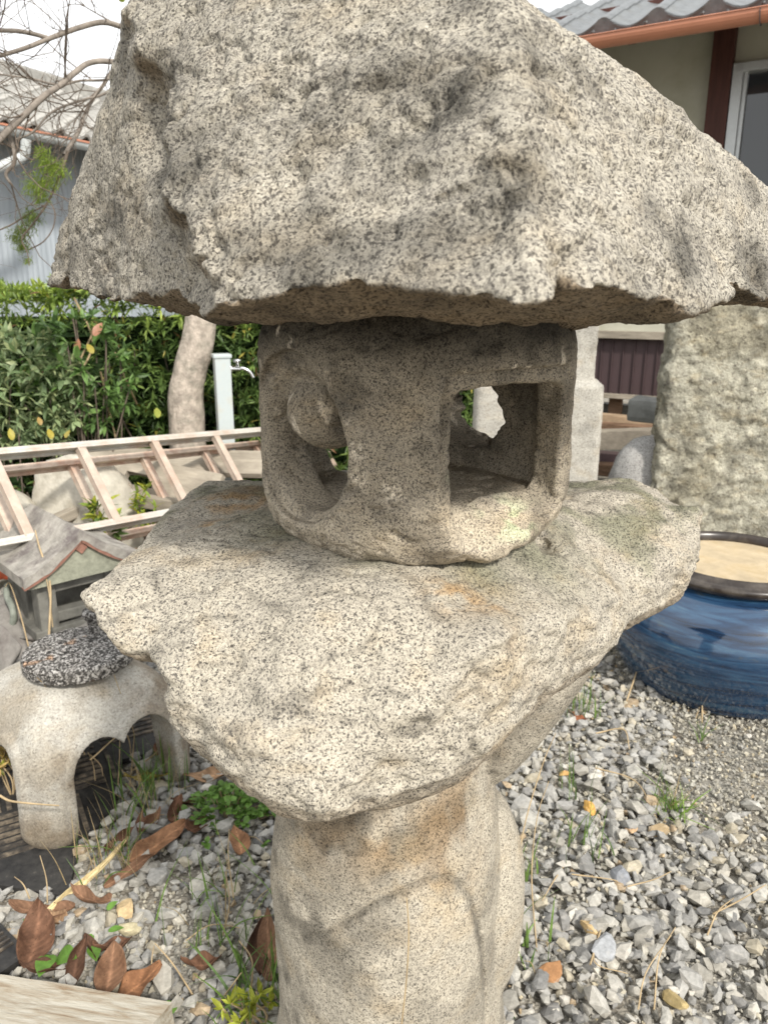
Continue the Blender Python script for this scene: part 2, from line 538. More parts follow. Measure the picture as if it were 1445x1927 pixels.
M['greywood'] = flat('grey_weathered_timber', (0.34, 0.30, 0.24), 0.85, 0.2, var=0.28, vscale=10, bump=0.003, bscale=40, stretch=(0.5, 4, 4), dirt=(0.23, 0.20, 0.16), dscale=5)
M['tanwood'] = flat('tan_timber', (0.40, 0.29, 0.19), 0.8, 0.2, var=0.2, vscale=8, stretch=(0.5, 4, 4), bump=0.002, bscale=30)
b = NB('whitewashed_beam', 0.85, 0.2)
v = b.map((2.2, 16, 16), (0, 0, -0.19))
c = b.ramp(b.noise(5, 6, 0.65, vec=v, dist=0.5), [(0.30, (0.22, 0.15, 0.09)), (0.42, (0.33, 0.28, 0.21)), (0.6, (0.46, 0.43, 0.36)), (0.8, (0.52, 0.49, 0.43))])
M['beam'] = b.done(c, b.bump(b.noise(9, 6, 0.7, vec=v), 0.8, 0.004))
b = NB('blue_grey_steel_wall', 0.5, 0.4)
c = b.ramp(b.noise(1.2, 4, 0.6, vec=b.map((5, 5, 0.5))), [(0.3, (0.255, 0.29, 0.32)), (0.7, (0.40, 0.44, 0.475))])
M['shedwall'] = b.done(c)
b = NB('black_rubber', 0.62, 0.4)
c = b.ramp(b.noise(30, 6, 0.7), [(0.35, (0.015, 0.015, 0.016)), (0.62, (0.045, 0.043, 0.04)), (0.75, (0.16, 0.145, 0.12))])
M['rubber'] = b.done(c, b.bump(b.noise(120, 3, 0.6), 0.5, 0.001))
b = NB('scuffed_rubber_rib', 0.7, 0.3)
c = b.ramp(b.noise(25, 6, 0.7), [(0.35, (0.02, 0.02, 0.02)), (0.5, (0.07, 0.06, 0.05)), (0.68, (0.24, 0.195, 0.14))])
M['rib'] = b.done(c)
b = NB('blue_glaze', 0.10, 0.6)
v = b.map((1.2, 1.2, 14))
st = b.noise(3.0, 7, 0.66, vec=v, dist=0.8)
c = b.ramp(st, [(0.30, (0.006, 0.012, 0.026)), (0.46, (0.014, 0.038, 0.085)), (0.60, (0.030, 0.080, 0.150)), (0.76, (0.075, 0.14, 0.18))])
c = b.mix(b.ramp(b.noise(9, 4, 0.6, vec=b.map((1, 1, 3))), [(0.60, 0.0), (0.74, 0.6)]), c, (0.10, 0.095, 0.06))
M['glaze'] = b.done(c, b.bump(b.noise(5, 3, 0.5, vec=b.map((1, 1, 5))), 0.15, 0.003))
b.b.inputs['Coat Weight'].default_value = 0.6
b.b.inputs['Coat Roughness'].default_value = 0.06
M['rim'] = flat('dark_brown_glaze', (0.026, 0.018, 0.013), 0.3, 0.6, var=0.4, vscale=12, dirt=(0.09, 0.075, 0.06), dscale=14)
M['sand'] = flat('pale_sand', (0.48, 0.39, 0.26), 0.8, 0.25, var=0.22, vscale=9, bump=0.002, bscale=60, dirt=(0.42, 0.32, 0.18), dscale=7)
M['roofstone'] = flat('lichened_roof_stone', (0.33, 0.31, 0.275), 0.9, 0.2, var=0.3, vscale=16, bump=0.004, bscale=70, dirt=(0.12, 0.10, 0.098), dscale=11)
M['gablestone'] = flat('mossy_gable_stone', (0.28, 0.285, 0.22), 0.9, 0.2, var=0.25, vscale=30, bump=0.004, bscale=70)
M['darkstone'] = flat('dark_grey_stone', (0.17, 0.165, 0.145), 0.9, 0.2, var=0.3, vscale=16, bump=0.003, bscale=60)
M['red'] = flat('faded_red_paint', (0.26, 0.135, 0.10), 0.8, 0.2, var=0.25, vscale=60)
M['terracotta'] = flat('orange_plastic', (0.55, 0.12, 0.05), 0.5, 0.4, var=0.25, vscale=40)
M['cable'] = flat('grey_green_cable', (0.24, 0.26, 0.22), 0.6, 0.4, var=0.2, vscale=50)
b = NB('window_glass', 0.03, 0.9)
M['glass'] = b.done((0.03, 0.035, 0.04))
M['pale_backing'] = flat('pale_backing_sheet', (0.75, 0.77, 0.86), 0.9, 0.1, var=.05)
M['unlit_room'] = flat('dark_room', (0.02, 0.02, 0.022), 0.9, 0.1)  # near-black colour stands in for the darkness of the unlit room
M['core'] = flat('dark_core_green', (0.018, 0.032, 0.012), 0.95, 0.05, var=0.5, vscale=30)
# ================================================================ ground
def build_ground():
    bm = bmesh.new()
    bmesh.ops.create_grid(bm, x_segments=8, y_segments=8, size=90)
    g = link('ground', bm_mesh('ground', bm), M['ground'])
    tag(g, kind='structure')
build_ground()

# ================================================================ stone lantern
def plane3(a, b, c, inside):
    n = np.cross(b - a, c - a); n /= np.linalg.norm(n)
    d = -n @ a
    if n @ inside + d > 0: n, d = -n, -d
    return n, d
AX = (0.035, 0.85)
def warp(X, Y, Z, s=1.0):
    wx = 0.010 * np.sin(X * 19 + Z * 23 + 1.0) + 0.007 * np.sin(Y * 31 - Z * 27 + 0.5) + 0.004 * np.sin(X * 53 + Y * 47)
    wy = 0.010 * np.sin(Y * 17 - X * 21 + 2.0) + 0.007 * np.sin(Z * 33 + X * 25) + 0.004 * np.sin(Z * 61 - Y * 43)
    return wx * s, wy * s

def stone_noise(V, N, amp, seed, chips=0.0, lowf=0.9, midf=0.45):
    d = amp * (lowf * fbm(V, 9, 2, seed) + midf * fbm(V, 24, 2, seed + 5) + 0.22 * fbm(V, 70, 2, seed + 9) + 0.11 * fbm(V, 190, 2, seed + 12))
    # small pits and chips where stone broke away
    p = fbm(V * np.array([1, 1, 1.5]), 42, 2, seed + 20)
    d -= chips * sstep(0.22, 0.42, p) * 0.006
    r = ridged(V * np.array([1.0, 1.0, 2.0]), 16, 2, seed + 30)
    d -= chips * sstep(0.40, 0.52, r) * 0.004
    return V + N * d[:, None]
def spots(V, lst):
    r = np.zeros(len(V))
    for (px, py, Y, rad) in lst:
        c = at(px, py, Y)
        r = np.maximum(r, np.exp(-((V - c) ** 2).sum(1) / (rad * rad)))
    return r

# ---- roof stone (kasa)
inside = np.array([0.035, 0.82, 1.26])
KA, KB = at(385, 592, .52), at(1062, 556, .40)
KT = at(650, -40, .635)
pl = [plane3(KA, KB, KT, inside)]
nF, dF = pl[0]
def on_front(px, py):
    d = ray(px, py); o = np.array([0, 0, EYE])
    return o + d * (-(nF @ o + dF) / (nF @ d))
nR, dR = plane3(KB, at(1400, 604, .66), on_front(1022, 120), inside)         # right facet
pl.append((nR, dR))
def on_right(px, py):
    d = ray(px, py); o = np.array([0, 0, EYE])
    return o + d * (-(nR @ o + dR) / (nR @ d))
pl.append(plane3(on_right(1262, 602), on_right(1226, 250), at(1640, 560, .98), inside))
# left facet, starting at the ridge with the front facet
L1 = plane3(on_front(400, 590), on_front(290, 235), at(380, 588, .66), inside)
L2 = plane3(at(352, 588, .655), at(252, 235, .79), at(82, 528, 1.0), inside)
# back planes that make the upper outline
pl.append(plane3(at(310, -20, 1.0), at(152, 310, 1.0), at(560, -60, 1.25), inside))
pl.append(plane3(on_front(1018, 8), on_right(1140, 104), at(1000, 50, 1.3), inside))
pl.append(plane3(on_right(1140, 104), on_right(1440, 300), at(1290, 110, 1.3), inside))
k_left = plane3(at(150, 372, 1.0), at(80, 520, 1.0), at(190, 470, 1.28), inside)
def kasa(X, Y, Z):
    wx, wy = warp(X, Y, Z, 0.2)
    Xw, Yw, Zw = X + wx, Y + wy, Z + 0.5 * wx
    d = None
    for n, dd in pl:
        p = Xw * n[0] + Yw * n[1] + Zw * n[2] + dd
        d = p if d is None else smax(d, p, 0.012)
    wl = 0.006 * np.sin(Z * 60 + 1) + .004 * np.sin(Z * 140)
    dl = smin((X + wl) * L1[0][0] + Yw * L1[0][1] + Zw * L1[0][2] + L1[1], Xw * L2[0][0] + Yw * L2[0][1] + Zw * L2[0][2] + L2[1], 0.012)
    d = smax(d, dl, 0.005)
    # flared skirt at the left corner below the shoulder
    low = X * 0 + Y * 0 + (Z - 1.262)
    d_main = smax(d, 0 * low + 1.0 * (-(X + 0.318)) + 0.0, 0.02)
    skirt = smax(Xw * k_left[0][0] + Yw * k_left[0][1] + Zw * k_left[0][2] + k_left[1], d, 0.015)
    d = smin(smax(d_main, -(Z - 1.2), 0.01), skirt, 0.02) if False else smax(d, Xw * k_left[0][0] + Yw * k_left[0][1] + Zw * k_left[0][2] + k_left[1], 0.02)
    # scooped hollow behind the left ridge
    c = at(262, 205, .72)
    e = np.sqrt(((X - c[0]) / .030) ** 2 + ((Y - c[1]) / .055) ** 2 + ((Z - c[2]) / .045) ** 2) - 1
    d = smax(d, -e * .030, 0.03)
    # dents in the front
    for (px_, py_, rx_, rz_, dp_) in ((755, 262, .006, .003, .002), (835, 372, .010, .0025, .002)):
        c = on_front(px_, py_)
        e = np.sqrt(((X - c[0]) / rx_) ** 2 + ((Y - c[1]) / rx_) ** 2 + ((Z - c[2] - .35 * (X - c[0])) / rz_) ** 2) - 1
        d = smax(d, -e * dp_, 0.003)
    # pieces missing from the lip right of the front corner
    for (px_, py_, yy_, rx_, ry_, rz_) in ((1175, 592, .47, .040, .040, .014), (1098, 556, .42, .012, .03, .016), (500, 602, .50, .05, .03, .005), (1330, 618, .60, .02, .03, .008)):
        c = at(px_, py_, yy_)
        e = np.sqrt(((X - c[0]) / rx_) ** 2 + ((Y - c[1]) / ry_) ** 2 + ((Z - c[2]) / rz_) ** 2) - 1
        d = smax(d, -e * rz_, 0.005)
    # back cut and top
    d = smax(d, Y - 1.36 + 0.6 * (Z - 1.2), 0.03)
    d = smax(d, X - 0.54 + 0.3 * (Y - .8), 0.03)
    d = smax(d, Z - 1.50, 0.05)
    # belly of the underside
    r2 = (X - AX[0]) ** 2 + (Y - AX[1]) ** 2
    zb = 1.198 - 0.036 * np.exp(-r2 / 0.075) + 0.004 * np.sin(X * 23 + 1) + 0.003 * np.sin(X * 51 + Y * 33) + 0.016 * np.clip((-X - 0.26) / 0.16, 0, 1) ** 1.2 + 0.005 * np.sin(Y * 29)
    d = smax(d, zb - Z, 0.006)
    return d
me, V = sdf_mesh('roof_stone', (-.54, .33, 1.13), (.60, 1.40, 1.53), 0.0032, kasa)
N = normals(me)
front = V[:, 1] < 1.05
V2 = stone_noise(V, N, 0.0105, 1, 0.7, 0.18, 0.36)
led = ridged(V * np.array([1, 1, 1.6]) + .02 * fbm(V, 20, 2, 66)[:, None], 21, 2, 63)
V2 = V2 - N * (.0045 * sstep(.30, .42, led) * sstep(-.1, .25, fbm(V, 7, 2, 68)))[:, None]
# bits broken off the lower lip
lip = np.exp(-((V[:, 2] - 1.205) / 0.018) ** 2)
ch = sstep(0.02, 0.40, perlin(V * np.array([20, 20, 6]), 40)) * lip * (V[:, 2] > 1.14)
V2[:, 2] += 0.008 * ch * sstep(-0.3, 0.3, -N[:, 2] + 0.4)
V2 = V2 - N * (0.005 * ch)[:, None]
# ledges that step the rough front
st = sstep(0.1, 0.35, fbm(V * np.array([1, 1, 2.3]), 11, 2, 60))
V2 = V2 - N * (0.004 * st)[:, None]
set_co(me, V2)
t = np.ones((len(V), 3))
dk = sstep(-0.05, 0.45, fbm(V * np.array([1, 1, 1.6]), 8, 4, 70) + 0.25 * sstep(1.38, 1.5, V[:, 2]))
dk = np.maximum(dk * 0.75 + .35 * sstep(.05, .5, fbm(V * np.array([1.6, 1.6, .45]), 13, 3, 75)), spots(V, [(560, 190, .56, .035), (860, 200, .52, .04), (700, 270, .52, .03), (330, 300, .60, .05), (850, 400, .44, .03), (240, 230, .68, .06), (980, 130, .52, .03)]) * 0.8 * (0.6 + 0.8 * sstep(-.2, .3, fbm(V, 40, 2, 72))))
dk = np.maximum(dk, 0.38 * sstep(0.02, -0.05, (V @ plane3(KA, KB, KT, inside)[0] * 0)) )
t *= (1 - 0.68 * dk)[:, None] * np.array([1.0, .985, .97])
lf = sstep(-0.10, -0.16, V[:, 0] + 0.25 * (0.52 - V[:, 1]) * 0) * sstep(.5, .6, V[:, 1])
t *= 1 - 0.10 * lf[:, None]  # left facet toned down in the tint as if less lit
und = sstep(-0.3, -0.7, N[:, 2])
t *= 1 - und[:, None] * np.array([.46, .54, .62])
set_tint(me, t)
lantern = empty('stone_lantern', (0.02, 0.85, 0))
tag(lantern, 'tall rough granite garden lantern with jagged roof stone and carved fire box, in the middle', 'stone lantern')
def child(name, me, mat, parent=lantern):
    o = link(name, me, mat, parent)
    o.matrix_parent_inverse = Matrix.Translation(-Vector(parent.location))
    return o
child('roof_stone', me, M['kasa'])

# ---- fire box
R0 = 0.171
fbx, fby = AX
a1 = math.radians(36)      # square window looks right-front
a2 = math.radians(-52)     # crescent window looks left-front
d1 = np.array([math.sin(a1), -math.cos(a1)]); s1 = np.array([math.cos(a1), math.sin(a1)])
d2 = np.array([math.sin(a2), -math.cos(a2)]); s2 = np.array([math.cos(a2), math.sin(a2)])
def rbox2(u, v, hu, hv, r):
    qx = np.abs(u) - hu + r; qy = np.abs(v) - hv + r
    return np.minimum(np.maximum(qx, qy), 0) + np.sqrt(np.maximum(qx, 0) ** 2 + np.maximum(qy, 0) ** 2) - r
def firebox(X, Y, Z):
    x = X - fbx; y = Y - fby
    r = np.sqrt(x * x + y * y)
    u1, w1 = x * s1[0] + y * s1[1], x * d1[0] + y * d1[1]
    u2, w2 = x * s2[0] + y * s2[1], x * d2[0] + y * d2[1]
    th = np.arctan2(x, -y)
    rr = R0 + 0.004 * np.sin(3 * th + 1) + 0.003 * np.sin(5 * th)
    body = r - rr
    # bottom and top rounding
    body = smax(body, 0.944 - Z + 0.004 * np.sin(4 * th) - 0.006, 0.006)
    body = smax(body, (r - rr + 0.006) * 0.80 + (0.966 - Z) * 0.60, 0.02)
    body = smax(body, (r - rr + 0.010) * 0.75 + (Z - 1.172) * 0.66, 0.02)
    body = smax(body, Z - 1.19 + 0 * x, 0.01)
    # flattened panel round the square window
    body = smax(body, w1 - 0.157, 0.010)
    body = smax(body, w2 - 0.162, 0.010)
    # inner chamber
    cham = np.maximum(rbox2(u1, w1, 0.100, 0.100, 0.025), np.abs(Z - 1.060) - 0.066)
    d = smax(body, -cham, 0.006)
    # square window
    sl_ = .30 * np.clip(w1 - .095, 0, .08)
    ws = rbox2(u1 - 0.006, Z - 1.058 + sl_, 0.074, 0.055 + sl_, 0.014)
    d = smax(d, -np.maximum(ws, -w1), 0.010)
    fr = rbox2(u1 - 0.004, Z - 1.056, 0.092, 0.074, 0.024)
    d = smax(d, -np.maximum(fr, 0.1405 - w1), 0.006)
    # round opening at the back, opposite the square window
    cb = np.sqrt((u1 - 0.012) ** 2 + (Z - 1.036) ** 2) - 0.066
    d = smax(d, -np.maximum(cb, w1), 0.008)
    # crescent window: dish, hole and the ball that leaves a crescent
    ring = np.sqrt(u2 ** 2 + (Z - 1.060) ** 2) - 0.086
    d = smax(d, -np.maximum(ring, 0.1495 - w2), 0.004)
    dish = np.sqrt((u2 * 0.98) ** 2 + (Z - 1.062) ** 2 + ((w2 - 0.186) * 1.25) ** 2) - 0.082
    d = smax(d, -dish, 0.004)
    hole = np.sqrt((u2 - 0.006) ** 2 + (Z - 1.052) ** 2) - 0.066
    d = smax(d, -np.maximum(hole, -w2), 0.012)
    ball = np.sqrt((u2 + 0.012) ** 2 + (Z - 1.083) ** 2 + ((w2 - 0.100) * 0.8) ** 2) - 0.041
    stem = np.maximum(np.sqrt((u2 + 0.012) ** 2 + (Z - 1.115) ** 2) - 0.028, np.abs(w2 - 0.100) - 0.028)
    d = smin(d, smin(ball, stem, 0.02), 0.008)
    # window in the rear wall opposite the crescent
    rw = (np.sqrt(((u2 + 0.024 + .004 * np.sin(Z * 170 + 1) + .002 * np.sin(Z * 410)) / .057) ** 2 + ((Z - 1.060) / .043) ** 2) - 1) * .04
    d = smax(d, -np.maximum(rw, w2), 0.008)
    return d
me, V = sdf_mesh('fire_box', (-.16, .65, .93), (.23, 1.05, 1.21), 0.002, firebox)
N = normals(me)
V2 = stone_noise(V, N, 0.0046, 80, 0.5, .6, .5)
bot = sstep(1.0, 0.962, V[:, 2])
V2 = V2 + N * (bot * 0.007 * fbm(V, 30, 2, 85))[:, None]
set_co(me, V2)
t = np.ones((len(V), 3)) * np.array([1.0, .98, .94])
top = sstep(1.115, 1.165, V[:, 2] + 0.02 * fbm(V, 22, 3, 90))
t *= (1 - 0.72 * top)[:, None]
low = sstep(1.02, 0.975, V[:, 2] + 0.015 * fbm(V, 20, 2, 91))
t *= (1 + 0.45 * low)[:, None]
sil = spots(V, [(930, 915, .76, .05), (900, 960, .70, .04), (985, 950, .74, .04)])
t *= (1 + .35 * sil)[:, None]
gr = np.maximum(spots(V, [(835, 880, .72, .02), (985, 950, .74, .03), (1020, 840, .76, .02)]), 0) * sstep(-.1, .3, fbm(V, 50, 2, 92))
t = t * (1 - gr[:, None]) + gr[:, None] * t * np.array([1.05, 1.5, 1.15])
lich = spots(V, [(556, 690, .73, .009), (612, 715, .71, .008), (655, 800, .69, .008), (668, 850, .69, .009), (590, 1000, .70, .010), (500, 965, .76, .008), (670, 905, .69, .008), (735, 930, .68, .010)]) * sstep(-.05, .15, perlin(V * 190, 93))
lich = np.maximum(lich, .8 * sstep(.30, .36, perlin(V * np.array([60, 60, 28]), 97)) * sstep(1.0, 1.02, V[:, 2]) * sstep(.15, .35, fbm(V, 9, 2, 98) + .25))
t = t * (1 - lich[:, None]) + lich[:, None] * 2.3
dkp = 0.45 * sstep(0.0, 0.45, fbm(V, 16, 3, 94))
t *= (1 - dkp)[:, None]
set_tint(me, t)
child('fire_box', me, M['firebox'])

# ---- platform slab
outl = [(600,1536,.785),(540,1520,.79),(500,1500,.80),(440,1455,.81),(400,1420,.82),(372,1375,.835),(345,1340,.85),(320,1300,.862),(280,1240,.88),(210,1192,.905),
        (155,1130,.92),(205,1075,.925),(265,1030,.93),(285,990,.935),(330,935,.94),(385,897,.945),(480,884,.95),(700,880,.95),(900,880,.952),(1140,889,.95),(1240,900,.945),
        (1292,922,.94),(1320,980,.90),(1300,1080,.86),(1240,1130,.84),(1185,1175,.82),(1160,1240,.80),(1130,1285,.79),(1060,1335,.79),(1000,1385,.79),(935,1440,.79),(850,1482,.785),(700,1503,.785)]
OP = np.array([atz(*o)[:2] for o in outl])
AD = [(-.28,.67,.022),(-.21,.63,.055),(-.12,.57,.098),(-.05,.54,.125),(.03,.56,.075),(.10,.60,.028),(.15,.66,.045),(.22,.74,.075),(.30,.83,.085),(.39,.92,.065),
      (.43,1.0,.03),(.33,1.10,.006),(0,1.12,.003),(-.2,.97,.012),(-.25,.80,.012)]
def poly_sdf(x, y, P):
    d = np.full(np.broadcast(x, y).shape, 1e9)
    s = np.ones(d.shape)
    n = len(P)
    for i in range(n):
        a = P[i]; b_ = P[i - 1]
        e = b_ - a
        wx, wy = x - a[0], y - a[1]
        tt = np.clip((wx * e[0] + wy * e[1]) / (e @ e), 0, 1)
        bx, by = wx - e[0] * tt, wy - e[1] * tt
        d = np.minimum(d, bx * bx + by * by)
        c1 = (y >= a[1]) + 0 * x; c2 = (y < b_[1]) + 0 * x; c3 = (e[0] * wy > e[1] * wx)
        allc = (c1 > 0) & (c2 > 0) & c3
        nonc = (c1 == 0) & (c2 == 0) & (~c3)
        s = np.where(allc | nonc, -s, s)
    return s * np.sqrt(d)
def slab(X, Y, Z):
    x2, y2 = X[:, :, 0], Y[:, :, 0]
    pd = poly_sdf(x2 + 0 * y2, y2 + 0 * x2, OP)
    W = 0; H = 0
    for ax_, ay_, aa in AD:
        w = 1.0 / (((x2 - ax_) ** 2 + (y2 - ay_) ** 2) + 1e-3) ** 1.5
        W = W + w; H = H + w * aa
    A = H / W
    e_ = np.maximum(-pd, 0)
    zt = 0.951 - A * np.exp(-(e_ / 0.062) ** 1.25)
    zt = zt + 0.004 * np.sin(x2 * 22 + y2 * 13) * np.exp(-((y2 - .62) / .12) ** 2) + 0.003 * np.sin(x2 * 41 - y2 * 37 + 1)
    zt = zt[:, :, None]
    pd = pd[:, :, None]
    xx, yy = x2[:, :, None], y2[:, :, None]
    r2 = (xx - 0.02) ** 2 + (yy - .84) ** 2
    # underside: thick in the middle, rising towards the back and left
    zb = 0.752 + 0.06 * sstep(-0.02, -0.28, xx) + 0.06 * sstep(0.8, 1.1, yy) + 0.036 * sstep(0.0, .16, xx)
    taper = 0.55
    zmid = zt - 0.025
    side = pd + taper * np.maximum((zb + 0.035) - Z, 0) + 0.35 * np.maximum(Z - zmid, 0) * 0
    d = smax(side, (Z - zt) * 0.9, 0.010)
    d = smax(d, (zb - Z), 0.02)
    # undercut below the left edge
    d = smax(d, (pd + 0.020 + (zt - 0.040 - Z) * 0.9) * 0.75 + 0.6 * sstep(-0.20, -0.08, xx) * -1.0, 0.012)
    c = at(1025, 1040, .82)
    e = np.sqrt(((X - c[0]) / .010) ** 2 + ((Y - c[1]) / .022) ** 2 + ((Z - c[2] - .010) / .010) ** 2) - 1
    d = smax(d, -e * .009, 0.012)
    return d
me, V = sdf_mesh('platform_slab', (-.33, .49, .73), (.48, 1.22, .98), 0.0028, slab)
N = normals(me)
V2 = stone_noise(V, N, 0.0060, 110, 0.5, 0.3, 0.32)
edge = (1 - np.abs(N[:, 2]))
V2 = V2 + N * (edge * 0.009 * (fbm(V * np.array([1, 1, 1.6]), 26, 3, 120) + .5 * sstep(.1, .3, fbm(V, 17, 2, 122))))[:, None]
set_co(me, V2)
t = np.ones((len(V), 3))
och = spots(V, [(405, 995, .84, .022), (430, 1060, .80, .02), (500, 1130, .76, .035), (520, 1180, .72, .03), (860, 1132, .66, .026), (975, 1155, .62, .012), (1000, 1215, .61, .013), (1015, 1260, .61, .014), (1045, 1300, .63, .018), (1080, 1330, .65, .02), (600, 1110, .75, .03), (450, 930, .93, .05), (930, 1130, .66, .012)]) * sstep(-.28, .25, fbm(V, 45, 3, 130))
t = t * (1 - 0.9 * och[:, None]) + 0.9 * och[:, None] * np.array([1.0, .68, .36])
moss = np.maximum(sstep(-.08, .3, fbm(V, 14, 3, 131)) * sstep(.80, .98, V[:, 1] + 0.05) * 0.9, spots(V, [(540, 1010, .80, .05), (700, 1060, .72, .03), (450, 900, 1.0, .06), (900, 1070, .72, .04), (480, 1000, .85, .04), (1000, 1050, .78, .05)]) * 0.85) * sstep(0.2, .7, N[:, 2])
t = t * (1 - moss[:, None]) + moss[:, None] * t * np.array([.52, .56, .47])
br = spots(V, [(480, 925, .98, .05)]) * sstep(-.3, .2, fbm(V, 25, 2, 133))
t = t * (1 - .7 * br[:, None]) + .7 * br[:, None] * np.array([.50, .38, .26])
cr_ = sstep(0.40, 0.50, ridged(V * np.array([1, 1, 2]), 13, 2, 134)) * 0.35
t *= (1 - cr_)[:, None]
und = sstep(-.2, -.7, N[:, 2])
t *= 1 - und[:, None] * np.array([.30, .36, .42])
wh = spots(V, [(880, 1192, .585, .016), (1045, 1110, .70, .012), (600, 1500, .55, .03), (1220, 1000, .86, .012), (640, 1510, .55, .03), (480, 1420, .58, .02), (200, 1120, .70, .04)]) * sstep(-.3, .2, fbm(V, 60, 2, 135))
t *= 1 + 0.22 * wh[:, None]
set_tint(me, t)
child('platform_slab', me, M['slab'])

# ---- column
cx, cy = 0.006, 0.85
CARVE = np.array([at(*c_, .703)[[0, 2]] for c_ in [(555, 1812), (585, 1792), (640, 1752), (700, 1712), (740, 1694), (780, 1682), (815, 1678), (845, 1684), (868, 1702), (888, 1735), (902, 1785), (915, 1860), (922, 1960), (925, 2200), (560, 2200)]])
def column(X, Y, Z):
    z = Z
    prof_z = np.array([0.0, .12, .25, .40, .50, .58, .66, .74, .80, .90])
    prof_r = np.array([.185, .176, .160, .154, .150, .138, .121, .112, .112, .112])
    r0 = np.interp(z.ravel(), prof_z, prof_r).reshape(z.shape)
    x = X - cx; y = Y - cy
    th = np.arctan2(x, -y)
    r = np.sqrt(x * x + y * y)
    d1_ = r - r0 - 0.006 * np.sin(2 * th + 5 * z) - 0.004 * np.sin(3 * th - 14 * z)
    # carved front panel: a raised rounded shape with a crease along its top
    x2, z2 = X[:, 0, :], Z[:, 0, :]
    pd = poly_sdf(x2 + 0 * z2, z2 + 0 * x2, CARVE)[:, None, :]
    fade = sstep(-.105, -.06, X) * sstep(.13, .02, z - .5)
    fade = sstep(-.110, -.02, X) * (Y < .86)
    ins = -pd
    d1_ = d1_ - fade * (.0028 * sstep(-.001, .005, ins) + .014 * sstep(0, .11, ins))
    d = d1_ + fade * .0040 * np.exp(-((pd - .001) / .0030) ** 2) * sstep(.22, .36, z)
    # lobe at the right side
    ex = (X - .120) / .076; ey = (Y - .90) / .11; ez = (z - .385) / .17
    d4_ = (np.sqrt(ex ** 2 + ey ** 2 + np.abs(ez) ** 2.4 + 1e-9) - 1) * 0.065
    d = smin(np.minimum(d, d4_), d, 0.004)
    # knob under the slab at the right
    ex = (X - .172 - 0.62 * (z - .70)) / .052; ey = (Y - .88) / .08; ez = (z - .700) / .130
    d5_ = (np.sqrt(ex ** 2 + ey ** 2 + np.abs(ez) ** 2.6 + 1e-9) - 1) * 0.04
    d = np.minimum(d, d5_)
    d = smax(d, Z - .80, 0.01)
    return d
me, V = sdf_mesh('column', (-.22, .62, -.03), (.27, 1.1, .83), 0.0023, column)
N = normals(me)
V2 = stone_noise(V, N, 0.0026, 150, 0.15)
set_co(me, V2)
t = np.ones((len(V), 3)) * np.array([1, .975, .93])
knob_shade = spots(V, [(930, 1430, .80, .010), (930, 1460, .80, .010), (930, 1400, .80, .010), (932, 1485, .80, .010)])
t *= (1 - .6 * knob_shade)[:, None]  # edge shadow beside the knob, painted into the tint
brn = np.maximum(spots(V, [(830, 1530, .76, .055), (860, 1600, .73, .05), (880, 1540, .75, .04), (700, 1560, .73, .05), (640, 1560, .74, .04), (900, 1470, .76, .04), (950, 1450, .84, .012)]) * sstep(-.3, .2, fbm(V * np.array([1, 1, .5]), 22, 3, 160)), 0)
t = t * (1 - .9 * brn[:, None]) + .9 * brn[:, None] * np.array([.60, .46, .32])  # brown stain, strengthened to paint in the slab's shadow on the column top
gy = spots(V, [(620, 1570, .74, .05), (560, 1600, .80, .04), (600, 1720, .74, .05), (560, 1850, .78, .06), (700, 1560, .72, .06), (700, 1800, .70, .04)]) * sstep(-.2, .3, fbm(V, 25, 3, 161))
t *= (1 - .6 * gy)[:, None] * (1 - .28 * sstep(-.1, .35, fbm(V, 12, 3, 167)))[:, None]
carve = np.abs(poly_sdf(V[:, 0], V[:, 2], CARVE)); cm = np.exp(-(carve / .0028) ** 2) * (V[:, 1] < .82) * sstep(-.115, -.03, V[:, 0]) * sstep(.30, .45, V[:, 2]) * (.6 + .4 * sstep(-.2, .2, fbm(V, 40, 2, 168)))
t *= (1 - .6 * cm)[:, None]
oc = spots(V, [(850, 1690, .70, .045), (780, 1640, .70, .05), (590, 1560, .76, .03)]) * sstep(-.3, .2, fbm(V, 30, 3, 163))
t = t * (1 - .6 * oc[:, None]) + .6 * oc[:, None] * t * np.array([1.0, .80, .52])
set_tint(me, t)
child('column', me, M['column'])
# ================================================================ gravel
def ico(sub=1):
    bm = bmesh.new()
    bmesh.ops.create_icosphere(bm, subdivisions=sub, radius=1.0)
    V = np.array([v.co[:] for v in bm.verts]); Q = np.array([[v.index for v in f.verts] for f in bm.faces])
    bm.free()
    return V, Q
def chip(sub, seed, cuts=7):
    V, Q = ico(sub)
    r = np.random.RandomState(seed)
    V = V * (1 + 0.10 * r.normal(size=(len(V), 1)))
    for _ in range(cuts):
        n = r.normal(size=3); n /= np.linalg.norm(n)
        d = r.uniform(0.50, 0.80)
        s = V @ n
        m = s > d
        V[m] -= np.outer(s[m] - d, n)
    V = V * np.array([1.0, r.uniform(.62, .95), r.uniform(.45, .75)])
    V /= np.abs(V).max()
    return V, Q
def inpoly(x, y, P):
    ins = np.zeros(len(x), bool)
    n = len(P)
    for i in range(n):
        x0, y0 = P[i]; x1, y1 = P[i - 1]
        c = ((y0 > y) != (y1 > y)) & (x < (x1 - x0) * (y - y0) / (y1 - y0 + 1e-12) + x0)
        ins ^= c
    return ins
MAT1 = np.array([atz(*q)[:2] for q in [(128, 1700), (152, 1604), (215, 1538), (232, 1440), (372, 1405), (366, 1335), (120, 1300), (-120, 1300), (-160, 1640), (-40, 1672)]])
MAT2 = np.array([atz(*q, .012)[:2] for q in [(-60, 1700), (6, 1756), (44, 1796), (38, 1826), (0, 1852), (-70, 1850)]])
BEAM0, BEAM1 = atz(-230, 1798, .09), atz(301, 1884, .09)
